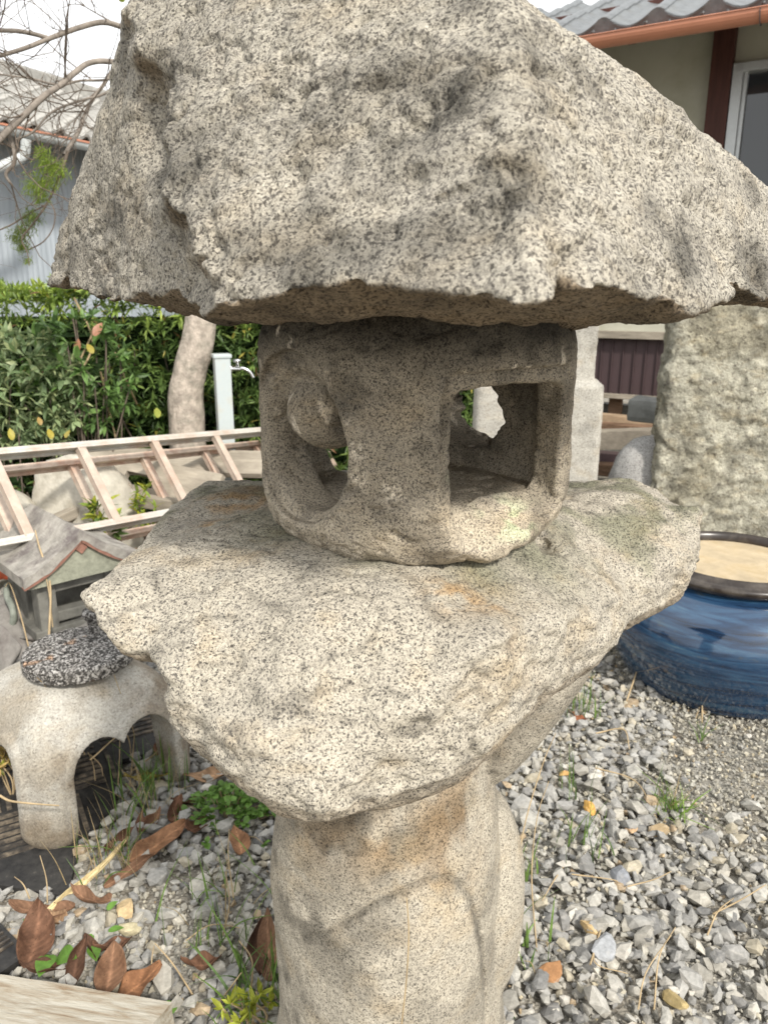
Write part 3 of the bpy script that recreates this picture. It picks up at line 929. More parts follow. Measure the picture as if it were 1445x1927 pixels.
def in_view(x, y, pad=300):
    fwd = y * cP + (EYE) * sP
    dn = EYE * cP - y * sP
    px = CX + F * x / fwd; py = CY + F * dn / fwd
    return (px > -pad) & (px < 1445 + pad) & (py < 1927 + pad), px, py
def pebble_colors(n):
    pal = np.array([[.335, .335, .33], [.285, .285, .285], [.40, .395, .375], [.35, .34, .315], [.46, .445, .405], [.22, .222, .225], [.43, .395, .32], [.52, .505, .475], [.38, .30, .21]])
    w = np.array([.24, .17, .18, .14, .09, .07, .06, .03, .02])
    c = pal[RS.choice(len(pal), n, p=w)]
    return c * RS.uniform(.82, 1.15, (n, 1)) * np.array([1.01, .985, .93])
def grid_pts(x0, x1, y0, y1, s):
    gx, gy = np.meshgrid(np.arange(x0, x1, s), np.arange(y0, y1, s))
    gx = gx.ravel() + RS.uniform(-.45, .45, gx.size) * s
    gy = gy.ravel() + RS.uniform(-.45, .45, gy.size) * s
    return gx, gy
def fine_zone(px, py):
    # small grit spread in front of the blue pot and in patches
    return sstep(1130, 1330, px) * sstep(1640, 1480, py) + 0.0
def keep(x, y, rad=0.0):
    k, px, py = in_view(x, y)
    k &= ~inpoly(x, y, MAT1) & ~inpoly(x, y, MAT2)
    k &= (x - .02) ** 2 + (y - .85) ** 2 > .165 ** 2
    k &= (x - 1.1) ** 2 + (y - 2.28) ** 2 > .27 ** 2
    k &= ~((x < -.36) & (y < .985) & (y > .86))
    return k, px, py
def build_gravel():
    big = [chip(1, 200 + i) for i in range(14)]
    mid = [chip(1, 300 + i, 8) for i in range(8)]
    sm, smq = ico(1)
    tiny = []
    for i in range(8):
        r = np.random.RandomState(400 + i)
        bm = bmesh.new(); bmesh.ops.create_cube(bm, size=1.6)
        V = np.array([v.co[:] for v in bm.verts]); Q = []
        for f in bm.faces:
            a = [v.index for v in f.verts]; Q += [[a[0], a[1], a[2]], [a[0], a[2], a[3]]]
        bm.free()
        tiny.append((V * (1 + .3 * r.normal(size=(8, 3))) * .55, np.array(Q)))
    # stones with random patches of bigger and smaller size
    x, y = grid_pts(-2.6, 2.6, .45, 4.2, .0188)
    k, px, py = keep(x, y)
    patch = fbm(np.stack([x, y, 0 * x], 1), 3.0, 3, 300)
    left_fine = np.exp(-(((px - 330) / 130) ** 2 + ((py - 1740) / 110) ** 2))
    fz = np.clip(fine_zone(px, py) + .75 * left_fine + .5 * sstep(.15, .4, patch), 0, 1)
    k &= RS.uniform(0, 1, len(x)) > fz * .93
    k &= (y < 2.9) | (RS.uniform(0, 1, len(x)) < .5)
    x, y, fz, patch = x[k], y[k], fz[k], patch[k]
    n = len(x)
    s = np.clip(RS.lognormal(math.log(.0108), .40, n) * (1 - .35 * np.clip(patch * 2, -.6, .6)), .006, .030)
    z = RS.uniform(-.1, .7, n) * s + .004
    S = s[:, None] * np.stack([RS.uniform(.9, 1.3, n), RS.uniform(.75, 1.05, n), RS.uniform(.7, 1.0, n)], 1)
    g = scatter('gravel', big, np.stack([x, y, z], 1), rand_rot(n, .6), S, pebble_colors(n), M['gravel'])
    tag(g, 'grey crushed stone gravel covering the ground around the lantern', 'gravel', kind='stuff')
    # a second layer lying on top gives the heaped look
    m = RS.uniform(0, 1, n) < .16
    x2, y2 = x[m] + RS.uniform(-.01, .01, m.sum()), y[m] + RS.uniform(-.01, .01, m.sum())
    s2 = np.clip(RS.lognormal(math.log(.0135), .33, m.sum()), .008, .028)
    g2 = scatter('gravel', mid, np.stack([x2, y2, .016 + s2 * .5], 1), rand_rot(m.sum(), .5), s2[:, None] * np.ones(3), pebble_colors(m.sum()), M['gravel'])
    tag(g2, 'loose angular grey stones lying on top of the gravel', 'gravel', kind='stuff')
    # grit
    x, y = grid_pts(-1.6, 2.2, .5, 3.0, .0108)
    k, px, py = keep(x, y)
    patch = fbm(np.stack([x, y, 0 * x], 1), 3.0, 3, 300)
    left_fine = np.exp(-(((px - 330) / 130) ** 2 + ((py - 1740) / 110) ** 2))
    fz = np.clip(fine_zone(px, py) + left_fine + .6 * sstep(.1, .4, patch), 0, 1)
    k &= RS.uniform(0, 1, len(x)) < (.30 + .7 * fz)
    x, y, fz = x[k], y[k], fz[k]
    n = len(x)
    s = np.clip(RS.lognormal(math.log(.0052), .35, n), .0025, .011)
    z = RS.uniform(.2, 1.0, n) * s + RS.uniform(0, .010, n)
    c = pebble_colors(n) * np.array([1.02, 1.0, .93]) * 1.08
    g3 = scatter('fine_gravel', tiny, np.stack([x, y, z], 1), rand_rot(n), s[:, None] * np.stack([RS.uniform(.8, 1.4, n), RS.uniform(.7, 1.1, n), RS.uniform(.6, 1, n)], 1), c, M['gravel'])
    tag(g3, 'fine pale grit between the gravel stones and in front of the blue pot', 'grit', kind='stuff')
build_gravel()
PEB = [
 (1110, 1522, .024, (.62, .36, .10), 'bright orange pebble in the gravel right of the column'),
 (1060, 1455, .017, (.50, .30, .12), 'small squarish orange pebble on the gravel below the slab knob'),
 (1187, 1558, .021, (.47, .32, .19), 'long light brown pebble near the grass tuft'),
 (1035, 1836, .027, (.36, .19, .09), 'oval rust brown pebble near the bottom right of the column'),
 (1118, 1468, .031, (.60, .57, .50), 'large smooth cream pebble above the bright orange one'),
 (1270, 1884, .025, (.40, .31, .15), 'round ochre brown pebble at the bottom edge of the gravel'),
 (1110, 1750, .022, (.58, .42, .22), 'pale orange pebble in the middle of the right gravel'),
 (235, 1713, .022, (.56, .42, .24), 'peach coloured pebble left of the column on the gravel'),
 (245, 1748, .020, (.52, .46, .30), 'yellowish pebble just below the peach coloured one'),
 (1240, 1565, .026, (.36, .27, .16), 'flat brown stone just below the bright grass tuft'),
 (1165, 1650, .026, (.27, .28, .30), 'dark blue grey stone on the right gravel'),
 (1140, 1790, .032, (.36, .37, .38), 'large grey angular stone on the right gravel, low'),
]
for i, (px, py, s, c, lab) in enumerate(PEB):
    p = atz(px, py, .02)
    V, Q = chip(2, 500 + i, 6)
    V = V * s * np.array([1.1, .85, .9])
    me = np_mesh('pebble', V, Q, False, None, np.tile(np.array(c), (len(V), 1)))
    o = link('pebble', me, M['gravel'], None, (p[0], p[1], .010 + s * .5), (RS.uniform(-.4, .4), RS.uniform(-.4, .4), RS.uniform(0, 6)))
    tag(o, lab, 'pebble', 'odd coloured pebbles')

# ================================================================ rubber mats
def poly_prism(name, P, z0, z1, mat, parent=None):
    bm = bmesh.new()
    vs = [bm.verts.new((float(a), float(b_), z0)) for a, b_ in P]
    f = bm.faces.new(vs)
    r = bmesh.ops.extrude_face_region(bm, geom=[f])
    for v in r['geom']:
        if isinstance(v, bmesh.types.BMVert): v.co.z = z1
    return link(name, bm_mesh(name, bm), mat, parent)
rm = empty('rubber_mat', (float(MAT1[:, 0].mean()), float(MAT1[:, 1].mean()), 0))
tag(rm, 'black ribbed rubber mat lying under the four-legged stone', 'rubber mat')
def sub(o, par):
    o.parent = par
    o.matrix_parent_inverse = Matrix.Translation(-Vector(par.location))
    return o
o = poly_prism('mat_sheet', MAT1, .004, .018, M['rubber']); sub(o, rm)
bm = bmesh.new()
mdir = np.array([.86, .5]); mper = np.array([-.5, .86])
cell = .17
cnt = MAT1.mean(0)
for i in range(-7, 8):
    for j in range(-7, 8):
        c0 = cnt + mdir * i * cell + mper * j * cell
        a, b_ = (mdir, mper) if (i + j) % 2 == 0 else (mper, mdir)
        for k in range(7):
            q = c0 + b_ * ((k - 3) * .0235)
            e0, e1 = q - a * .075, q + a * .075
            if not inpoly(np.array([e0[0], e1[0]]), np.array([e0[1], e1[1]]), MAT1).all(): continue
            prism_between(bm, (*e0, .0195), (*e1, .0195), .011, .006)
o = link('rib', bm_mesh('rib', bm), M['rib']); sub(o, rm); tag(o, kind='stuff')
rm2 = empty('rubber_mat', (float(MAT2[:, 0].mean()), float(MAT2[:, 1].mean()), 0))
tag(rm2, 'corner of a second black ribbed mat beside the whitewashed beam', 'rubber mat')
o = poly_prism('mat_sheet', MAT2, .012, .034, M['rubber']); sub(o, rm2)
bm = bmesh.new()
e = MAT2[2] - MAT2[1]; e /= np.linalg.norm(e); q_ = np.array([-e[1], e[0]])
c2 = MAT2[2] - e * .02
for k in range(9):
    st = MAT2[2] - e * (.016 + k * .0125) - q_ * .012 * 0
    for sg in (-1, 1):
        a0 = st + sg * q_ * .008; a1_ = st + sg * q_ * .075
        if inpoly(np.array([a0[0], a1_[0]]), np.array([a0[1], a1_[1]]), MAT2).all():
            prism_between(bm, (*a0, .0355), (*a1_, .0355), .005, .005)
o = link('rib', bm_mesh('rib', bm), M['rib']); sub(o, rm2); tag(o, kind='stuff')

# ---- whitewashed beam, bottom left
def beam():
    d = BEAM1 - BEAM0; L = np.linalg.norm(d[:2]); ang = math.atan2(d[1], d[0])
    V = []
    nx, ny, nz = 60, 8, 7
    bm = bmesh.new()
    m = Matrix.Diagonal((L, .13, .09, 1))
    bmesh.ops.create_cube(bm, size=1.0, matrix=m)
    bmesh.ops.subdivide_edges(bm, edges=[e for e in bm.edges if abs((e.verts[0].co - e.verts[1].co).x) > .1], cuts=70)
    bmesh.ops.subdivide_edges(bm, edges=[e for e in bm.edges if abs((e.verts[0].co - e.verts[1].co).x) < .001], cuts=3)
    V = np.array([v.co[:] for v in bm.verts])
    nn = fbm(V * np.array([1.2, 22, 22]), 2.0, 3, 330) * .0035 + fbm(V, 9, 2, 331) * .004
    for v, q in zip(bm.verts, nn):
        w = Vector((0, v.co.y, v.co.z))
        v.co += w.normalized() * q
        if v.co.x > L / 2 - .001: v.co.x += q * 2 + .03 * v.co.y / .1
    bmesh.ops.recalc_face_normals(bm, faces=bm.faces)
    me = bm_mesh('beam', bm)
    mid = (BEAM0 + BEAM1) / 2
    nrm = np.array([-d[1], d[0]]) / L
    o = link('wooden_beam', me, M['beam'], None, (mid[0] - nrm[0] * .065, mid[1] - nrm[1] * .065, .046), (0, 0, ang))
    tag(o, 'cracked whitewashed wooden beam lying at the bottom left corner', 'wooden beam')
beam()

# ================================================================ four-legged stone base
ST = np.array([-.765, 1.69])
SA = math.radians(52)
ux = np.array([math.cos(SA), math.sin(SA)]); uy = np.array([-math.sin(SA), math.cos(SA)])
def stool(X, Y, Z):
    x = (X - ST[0]); y = (Y - ST[1])
    u = x * ux[0] + y * ux[1]; v = x * uy[0] + y * uy[1]
    H = .345
    t = np.clip(Z / H, 0, 1)
    hw = .215 - .018 * t - .07 * np.clip((t - .55) / .45, 0, 1) ** 1.6
    body = rbox2(u, v, hw, hw, .075)
    top = (Z - H + .5 * (np.sqrt(u * u + v * v) / .25) ** 2 * .09)
    d = smax(body, top, .05)
    # scalloped arches cut through both ways
    def arch(w):
        a = np.abs(w)
        lob = np.sqrt((a - .061) ** 2 + (Z - .165) ** 2) - .069
        bx = np.maximum(a - .130 - .006 * np.clip((.165 - Z) / .165, 0, 1), Z - .165)
        return np.minimum(lob, bx)
    A1, A2 = arch(u), arch(v)
    A = np.minimum(A1, A2)
    rim = sstep(.024, .020, A) * .012
    d = d - rim
    d = smax(d, -A, .003)
    hol = np.sqrt((u * u + v * v) / .19 ** 2 + (Z / .265) ** 2) - 1
    d = smax(d, -hol * .19, .02)
    # bevelled feet
    d = smax(d, -Z + .0 + .0 * X, .004)
    du = np.abs(u) - .16; dv = np.abs(v) - .16
    d = smax(d, (body + .004) * .7 + (.02 - Z) * .5, .008)
    return d
me, V = sdf_mesh('stone_stool', (-1.13, 1.32, -.01), (-.40, 2.06, .40), .0036, stool)
N = normals(me)
set_co(me, stone_noise(V, N, .0018, 340, .05))
t = np.ones((len(V), 3))
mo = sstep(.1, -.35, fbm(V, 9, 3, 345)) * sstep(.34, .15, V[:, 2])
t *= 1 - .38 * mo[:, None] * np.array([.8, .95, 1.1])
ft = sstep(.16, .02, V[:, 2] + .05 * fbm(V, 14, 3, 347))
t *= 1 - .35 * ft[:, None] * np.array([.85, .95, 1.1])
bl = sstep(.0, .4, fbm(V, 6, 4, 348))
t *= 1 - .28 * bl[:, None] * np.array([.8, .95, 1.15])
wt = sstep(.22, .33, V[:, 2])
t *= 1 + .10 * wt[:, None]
sd = spots(V, [(285, 1300, 1.72, .10), (330, 1380, 1.75, .08)]) * sstep(-.3, .2, fbm(V, 20, 3, 346))
t *= 1 - .42 * sd[:, None] * np.array([.85, 1.0, 1.12])
set_tint(me, t)
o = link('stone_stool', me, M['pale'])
tag(o, 'pale granite stool-like block with four legs and scalloped arches, standing on the black mat', 'stone stool')
# pitted lid with knob
lid = empty('pitted_stone_disc', (ST[0] + .036, ST[1] - .01, .337))
tag(lid, 'dark pitted round stone disc with a knob, lying on the pale four-legged block', 'stone disc')
def disc(X, Y, Z):
    r = np.sqrt(X * X + Y * Y)
    top = Z - .045 - .010 * np.clip(1 - r / .14, 0, 1)
    return smax(smax(r - .128, top, .012), -Z + .008, .01)
me, V = sdf_mesh('lid_disc', (-.16, -.16, -.01), (.16, .16, .07), .003, disc)
N = normals(me)
pit = sstep(.16, .32, perlin(V * 75, 350)) + sstep(.18, .3, perlin(V * 140, 351)) * .6
set_co(me, V + N * (-.0028 * pit + .003 * fbm(V, 18, 2, 352))[:, None])
t = np.ones((len(V), 3)) * (1 - .5 * np.clip(pit, 0, 1))[:, None]
orr = .7 * sstep(.33, .45, fbm(V, 17, 2, 353))
t = t * (1 - orr[:, None]) + orr[:, None] * np.array([1.1, .68, .40])
set_tint(me, t)
link('lid_disc', me, M['pitted'], lid)
def knob(X, Y, Z):
    r = np.sqrt((X - .02) ** 2 + (Y - .075) ** 2)
    return smax(r - .020 - .012 * sstep(.075, .10, Z), Z - .112, .008)
me, V = sdf_mesh('knob', (-.04, .02, .03), (.08, .13, .13), .003, knob)
N = normals(me)
set_co(me, V + N * (.004 * fbm(V, 60, 3, 354))[:, None])
set_tint(me, np.ones((len(V), 3)) * .8)
link('knob', me, M['pitted'], lid)

# ================================================================ blue pot
PC = (1.10, 2.28)
pot = empty('glazed_pot', (PC[0], PC[1], 0))
tag(pot, 'large squat blue glazed pot with a dark brown rim on the gravel at the right', 'pot')
prof = [(.26, .0), (.30, .006), (.318, .03), (.343, .08), (.366, .14), (.378, .19), (.376, .235), (.358, .285), (.322, .325), (.282, .348), (.262, .357), (.252, .366)]
lathe('pot_body', spline(prof, 5)[:, :2] if False else np.array([[a, b_] for a, b_ in np.stack([np.interp(np.linspace(0, 1, 60), np.linspace(0, 1, len(prof)), np.array(prof)[:, 0]), np.interp(np.linspace(0, 1, 60), np.linspace(0, 1, len(prof)), np.array(prof)[:, 1])], 1)]) if False else spline(np.array([[a, b_, 0] for a, b_ in prof]), 6)[:, :2], M['glaze'], pot, 128, wob=.004)
rimp = [(.246, .355), (.264, .360), (.279, .370), (.283, .383), (.276, .392), (.262, .396), (.252, .405), (.246, .408), (.236, .404), (.230, .392), (.228, .37), (.228, .30)]
lathe('pot_rim', spline(np.array([[a, b_, 0] for a, b_ in rimp]), 4)[:, :2], M['rim'], pot, 128)
bm = bmesh.new()
bmesh.ops.create_circle(bm, cap_ends=True, segments=96, radius=.231)
o = link('sand_fill', bm_mesh('sand_fill', bm), M['sand'], None, (PC[0], PC[1], .380))
tag(o, 'pale beige sand filling the blue glazed pot', 'sand')

# ================================================================ small roofed stone shrine
SK = .86
shr = empty('stone_shrine', (-1.079, 2.42, .150), math.radians(43))
tag(shr, 'small weathered stone shrine with a gabled roof and a red diamond on the gable', 'stone shrine')
shr.scale = (SK, SK, SK)
tag(shr, 'small weathered stone shrine with a gabled roof and a red diamond on the gable', 'stone shrine')
def roof_bm():
    bm = bmesh.new()
    n = 9
    W, D, H = .215, .50, .135
    z0 = .235
    def prof(i, off=0.0):
        t = abs(i / n)
        x = i / n * W
        z = z0 + H * (1 - t) ** 1.0 - .020 * math.sin(t * math.pi) + off
        return x, z
    secs = []
    for y, in ((-D / 2,), (-D / 2 + .01,), (0.0,), (D / 2,)):
        top = [bm.verts.new((prof(i)[0], y, prof(i)[1] + .032)) for i in range(-n, n + 1)]
        bot = [bm.verts.new((prof(i)[0], y, prof(i)[1] - .004)) for i in range(-n, n + 1)]
        secs.append((top, bot))
    for a, b_ in zip(secs[:-1], secs[1:]):
        for i in range(2 * n):
            bm.faces.new((a[0][i], a[0][i + 1], b_[0][i + 1], b_[0][i]))
            bm.faces.new((a[1][i], b_[1][i], b_[1][i + 1], a[1][i + 1]))
        for i in (0, 2 * n):
            bm.faces.new((a[0][i], b_[0][i], b_[1][i], a[1][i]))
    for s in (secs[0], secs[-1]):
        for i in range(2 * n):
            bm.faces.new((s[0][i], s[1][i], s[1][i + 1], s[0][i + 1]))
    return bm, prof, W, D, n
bm, pf, W_, D_, n_ = roof_bm()
bmesh.ops.subdivide_edges(bm, edges=bm.edges[:], cuts=2, use_grid_fill=True)
for v in bm.verts:
    q = fbm(np.array([v.co[:]]), 14, 2, 360)[0]
    v.co += Vector((0, 0, q * .012))
link('roof', bm_mesh('roof', bm, False), M['roofstone'], shr)
# gable face
bm = bmesh.new()
vs = [bm.verts.new((pf(i)[0] * .97, -D_ / 2 + .018, pf(i)[1] - .0045)) for i in range(-n_, n_ + 1)]
vs += [bm.verts.new((W_ * .9, -D_ / 2 + .018, .215)), bm.verts.new((-W_ * .9, -D_ / 2 + .018, .215))]
f = bm.faces.new(vs)
r = bmesh.ops.extrude_face_region(bm, geom=[f])
for v in r['geom']:
    if isinstance(v, bmesh.types.BMVert): v.co.y = D_ / 2 - .018
link('gable', bm_mesh('gable', bm), M['gablestone'], shr)
# red bargeboard line and diamond
for s in (-1, 1):
    bm = bmesh.new()
    for i in range(n_):
        a, c = pf(s * i), pf(s * (i + 1))
        prism_between(bm, (a[0], -D_ / 2 + .010, a[1] - .008), (c[0], -D_ / 2 + .010, c[1] - .008), .016, .012)
    link('barge_trim', bm_mesh('barge_trim', bm), M['red'], shr)
box_obj('diamond', (0, -D_ / 2 + .014, pf(0)[1] - .040), (.034, .010, .034), M['red'], shr, (0, math.radians(45), 0), .002)
for nm, c, s in (('post', (-.125, -.16, .105), (.065, .07, .21)), ('post', (.125, -.16, .105), (.065, .07, .21)), ('lintel', (0, -.16, .190), (.19, .055, .045)), ('sill', (0, -.16, .07), (.19, .055, .04)), ('back_block', (0, .04, .105), (.31, .20, .21)), ('plinth', (0, -.03, .018), (.36, .34, .036))):
    box_obj(nm, c, s, M['darkstone'], shr, None, .006)

# ================================================================ loose rocks and boards at the left
def rock(name, px, py, Y, z, size, seed, mat, label, cat, rz=0.0, cuts=9, sub_=4, amp=.12):
    V, Q = ico(sub_)
    r = np.random.RandomState(seed)
    for _ in range(cuts):
        n = r.normal(size=3); n /= np.linalg.norm(n)
        d = r.uniform(.45, .8); s = V @ n; m = s > d
        V[m] -= np.outer(s[m] - d, n)
    V = V * (1 + amp * fbm(V, 2.2, 3, seed)[:, None] + .03 * fbm(V, 9, 2, seed)[:, None])
    V = V * np.array(size)
    c, s_ = math.cos(rz), math.sin(rz)
    V = V @ np.array([[c, s_, 0], [-s_, c, 0], [0, 0, 1]])
    p = at(px, py, Y)
    base = p[2] if z is None else z
    V = V - np.array([0, 0, V[:, 2].min()])
    me = np_mesh(name, V, Q, False, None, np.ones((len(V), 3)))
    for pp in me.polygons: pp.use_smooth = True
    o = link(name, me, mat, None, (p[0], p[1], base))
    tag(o, label, cat)
    return o
M['paleface'] = flat('pale_broken_stone', (0.50, 0.47, 0.40), .9, .2, var=.2, vscale=16, bump=.005, bscale=45, use_tint=True, dirt=(.30, .27, .21), dscale=9)
M['greyrock'] = flat('grey_rock', (0.25, 0.235, 0.215), .9, .2, var=.25, vscale=16, bump=.005, bscale=45, use_tint=True, dirt=(.14, .12, .11), dscale=9)
rock('rock', 145, 960, 3.05, 0, (.27, .22, .30), 601, M['paleface'], 'tall pale cream broken rock beneath the ladder behind the shrine', 'rock', .4)
rock('rock', 205, 975, 3.15, 0, (.22, .16, .24), 602, M['paleface'], 'smaller pale rock under the ladder, right of the tall cream one', 'rock', .2)
rock('rock', 15, 1010, 2.9, 0, (.24, .2, .24), 603, M['paleface'], 'pale rock at the left edge behind the shrine roof', 'rock')
rock('rock', 120, 1200, 2.42, 0, (.27, .20, .115), 610, M['greyrock'], 'broad flat brown grey stone carrying the small shrine', 'rock', .2, 5)
rock('rock', 30, 1200, 2.35, 0, (.22, .2, .15), 604, M['greyrock'], 'grey brown boulder at the left edge below the shrine', 'rock')
rock('rock', 40, 1128, 2.52, .14, (.07, .06, .045), 605, M['paleface'], 'small light grey stone on the boulder by the orange scrap', 'rock')
rock('rock', 190, 1215, 2.35, 0, (.20, .12, .10), 606, M['greyrock'], 'low brown grey stone behind the pitted lid', 'rock', .3)
rock('rock', -20, 1370, 2.0, 0, (.14, .12, .20), 607, M['greyrock'], 'dark grey stone at the left edge behind the yellow plant', 'rock')
rock('rock', 60, 1290, 2.2, 0, (.2, .10, .07), 609, M['greyrock'], 'flat grey stone behind the pale stone base', 'rock')
o = rock('plastic_scrap', 20, 1092, 2.60, .20, (.07, .05, .05), 608, M['terracotta'], 'crumpled bright orange plastic scrap at the left edge beside the shrine', 'plastic scrap', amp=.3)
V_ = [at(-20, 1220, 2.3), at(0, 1205, 2.3), at(22, 1180, 2.28), at(26, 1150, 2.28), at(14, 1120, 2.32), at(16, 1100, 2.36)]
o = tube_obj('cable', V_, [.011], M['cable']); tag(o, 'grey green cable curling over the boulder at the left edge', 'cable')
# boards under the ladder
def plank(px, py, Y, L, w, h, rz, tilt, mat, label, z=None, roll=0, slot=False, name='plank'):
    p = at(px, py, Y)
    if z is not None: p[2] = z
    root = None
    bm = bmesh.new()
    if slot:
        for c, s in (((-L * .30, 0, 0), (L * .40, w, h)), ((L * .30, 0, 0), (L * .40, w, h)), ((0, w * .32, 0), (L * .2, w * .36, h)), ((0, -w * .32, 0), (L * .2, w * .36, h))):
            box_bm(bm, c, s)
    else:
        box_bm(bm, (0, 0, 0), (L, w, h), None, .004)
    o = link(name, bm_mesh(name, bm), mat, None, tuple(p), (roll, tilt, rz))
    tag(o, label, 'board')
    return o
plank(265, 905, 3.25, .75, .20, .03, -.35, .10, M['greywood'], 'grey weathered board with a slot under the ladder, beside the tree trunk', slot=True, roll=.9)
plank(310, 948, 3.05, .55, .05, .05, -.25, .06, M['greywood'], 'rounded grey timber rail below the slotted board')
plank(175, 948, 3.0, .34, .05, .04, .75, -.25, M['greywood'], 'short grey timber leaning between the two pale rocks')
plank(320, 870, 3.5, .9, .16, .03, -.10, .0, M['greywood'], 'pale grey board behind the ladder rungs near the tree trunk', roll=.5)
plank(215, 1045, 2.9, .7, .07, .03, .25, .0, M['tanwood'], 'tan timber under the near ladder rail behind the shrine roof')

# ================================================================ ladder
lad = None
P0 = at(0, 855, 2.55); P1 = at(485, 813, 3.58)
ld = (P1 - P0) / np.linalg.norm(P1 - P0)
A0 = P0 - ld * .9; A1 = P1 + ld * 1.0
near = at(195, 990, 2.62)   # a point on the near rail
q = near - P0; q = q - ld * (q @ ld)
wdt = np.linalg.norm(q); q = q / wdt
nup = np.cross(ld, q); nup = nup if nup[2] > 0 else -nup
def ladder(off, label, mat_rail, mat_rung, rungoff, first):
    root = empty('ladder', tuple(float(v) for v in (A0 + nup * off + q * wdt / 2)))
    tag(root, label, 'ladder', 'ladders lying across the rocks')
    def cb(name, p0, p1, w, h, mat):
        # channel-section rail: web and two lips
        bm = bmesh.new()
        p0 = np.array(p0); p1 = np.array(p1)
        prism_between(bm, p0, p1, .004, h, nup)
        for s in (-1, 1):
            prism_between(bm, p0 + nup * s * (h / 2 - .004), p1 + nup * s * (h / 2 - .004), w, .006, nup)
        prism_between(bm, p0, p1, .010, .010, nup)
        o = link(name, bm_mesh(name, bm), mat)
        sub(o, root)
    for s, k in ((0, 1), (wdt, -1)):
        base = q * s + nup * off
        cb('side_rail', A0 + base, A1 + base, .024, .048, mat_rail)
    L = np.linalg.norm(A1 - A0)
    t = (first) % .335
    while t < L:
        c0 = A0 + ld * t + nup * (off + rungoff)
        bm = bmesh.new()
        prism_between(bm, c0 + q * .006, c0 + q * (wdt - .006), .034, .024, nup, .003)
        prism_between(bm, c0 + q * .006 + nup * .0145 + ld * -.017, c0 + q * (wdt - .006) + nup * .0145 + ld * -.017, .006, .004, nup)
        o = link('rung', bm_mesh('rung', bm), mat_rung); sub(o, root)
        t += .335
ladder(0.0, 'upper aluminium ladder section with pale flat rungs, lying across rocks at the left', M['alu'], M['alu_rung'], .008, .9 + .30)
ladder(-.125, 'lower rust-stained ladder section directly beneath the paler one', M['alu_rust'], M['alu_rust'], 0.0, .9 + .335)
# ================================================================ house (upper right)
HU = np.array([.855, -.52]); HU /= np.linalg.norm(HU)
HO = (1.95, 5.41)
house = empty('house', (HO[0], HO[1], 0), math.atan2(HU[1], HU[0]))
tag(house, 'house at the right with grey tiled eave, orange brown gutter and dark red posts', 'house')
# local axes: x along the wall to the right, y into the wall, z up
def hb(name, c, s, mat, bevel=.003, rot=None, par=None):
    return box_obj(name, c, s, mat, par or house, rot, bevel)
hb('wall', (-1.92, .02, 1.92), (4.04, .04, 2.06), M['plaster'])
hb('upper_beam', (.2, .0, 2.89), (8.4, .12, .12), M['redwood'])
hb('wall', (2.235, .02, 2.70), (4.02, .04, .36), M['plaster'])
hb('wall_base', (.2, .12, .20), (8.2, .10, .40), M['darkstone'])
hb('post', (.165, -.015, 1.68), (.125, .13, 2.30), M['redwood'], .005)
hb('post', (-2.1, -.015, 1.68), (.12, .13, 2.30), M['redwood'], .005)
hb('sill_beam', (.1, -.01, .905), (8.2, .12, .05), M['greywood'])
hb('foot_rail', (.1, -.015, .475), (8.2, .09, .03), M['greywood'])
# skirting of vertical sheet-metal panels with folded seams
pm = None
for i in range(60):
    x = -3.2 + i * .0775
    if pm is None:
        bm = bmesh.new()
        box_bm(bm, (0, 0, 0), (.0715, .012, .385), None, .002)
        box_bm(bm, (.0385, -.008, 0), (.006, .020, .385), None, .001)
        pm = bm_mesh('skirting_panel', bm); pm.materials.append(M['brownmetal'])
    link('skirting_panel', pm, None, house, (x, .0, .684))
# old boards and a dark gap under the panels
for i, (x, w) in enumerate([(-3.0, .5), (-2.4, .5), (-1.85, .5), (-1.35, .4), (-.93, .34), (-.55, .22), (-.335, .10), (-.14, .16), (.1, .26), (.45, .36), (.9, .4)]):
    hb('foundation_board', (x, .05, .33), (w * .96, .03, .26), M['oldwood'])
# window
wf = hb('window_frame', (.262, -.02, 1.55), (.06, .09, 1.95), M['sash'])
hb('frame_bar', (.305, -.012, 1.55), (.022, .05, 1.90), M['sash'], .002)
hb('frame_top', (1.2, -.02, 2.50), (1.9, .09, .05), M['sash'])
hb('frame_bottom', (1.2, -.02, .96), (1.9, .09, .05), M['sash'])
hb('frame_bar', (1.25, -.012, 1.72), (.05, .05, 1.50), M['sash'], .002)
hb('window_pane', (.78, .0, 1.72), (.92, .006, 1.50), M['glass'], 0)
hb('window_pane', (1.72, .0, 1.72), (.88, .006, 1.50), M['glass'], 0)
hb('pale_backing', (1.2, .12, 1.45), (1.9, .01, 1.0), M['pale_backing'], 0)  # pale sheet added behind the panes for the bright reflection low down
hb('room_back', (1.2, .60, 1.72), (2.1, .04, 1.8), M['unlit_room'], 0)
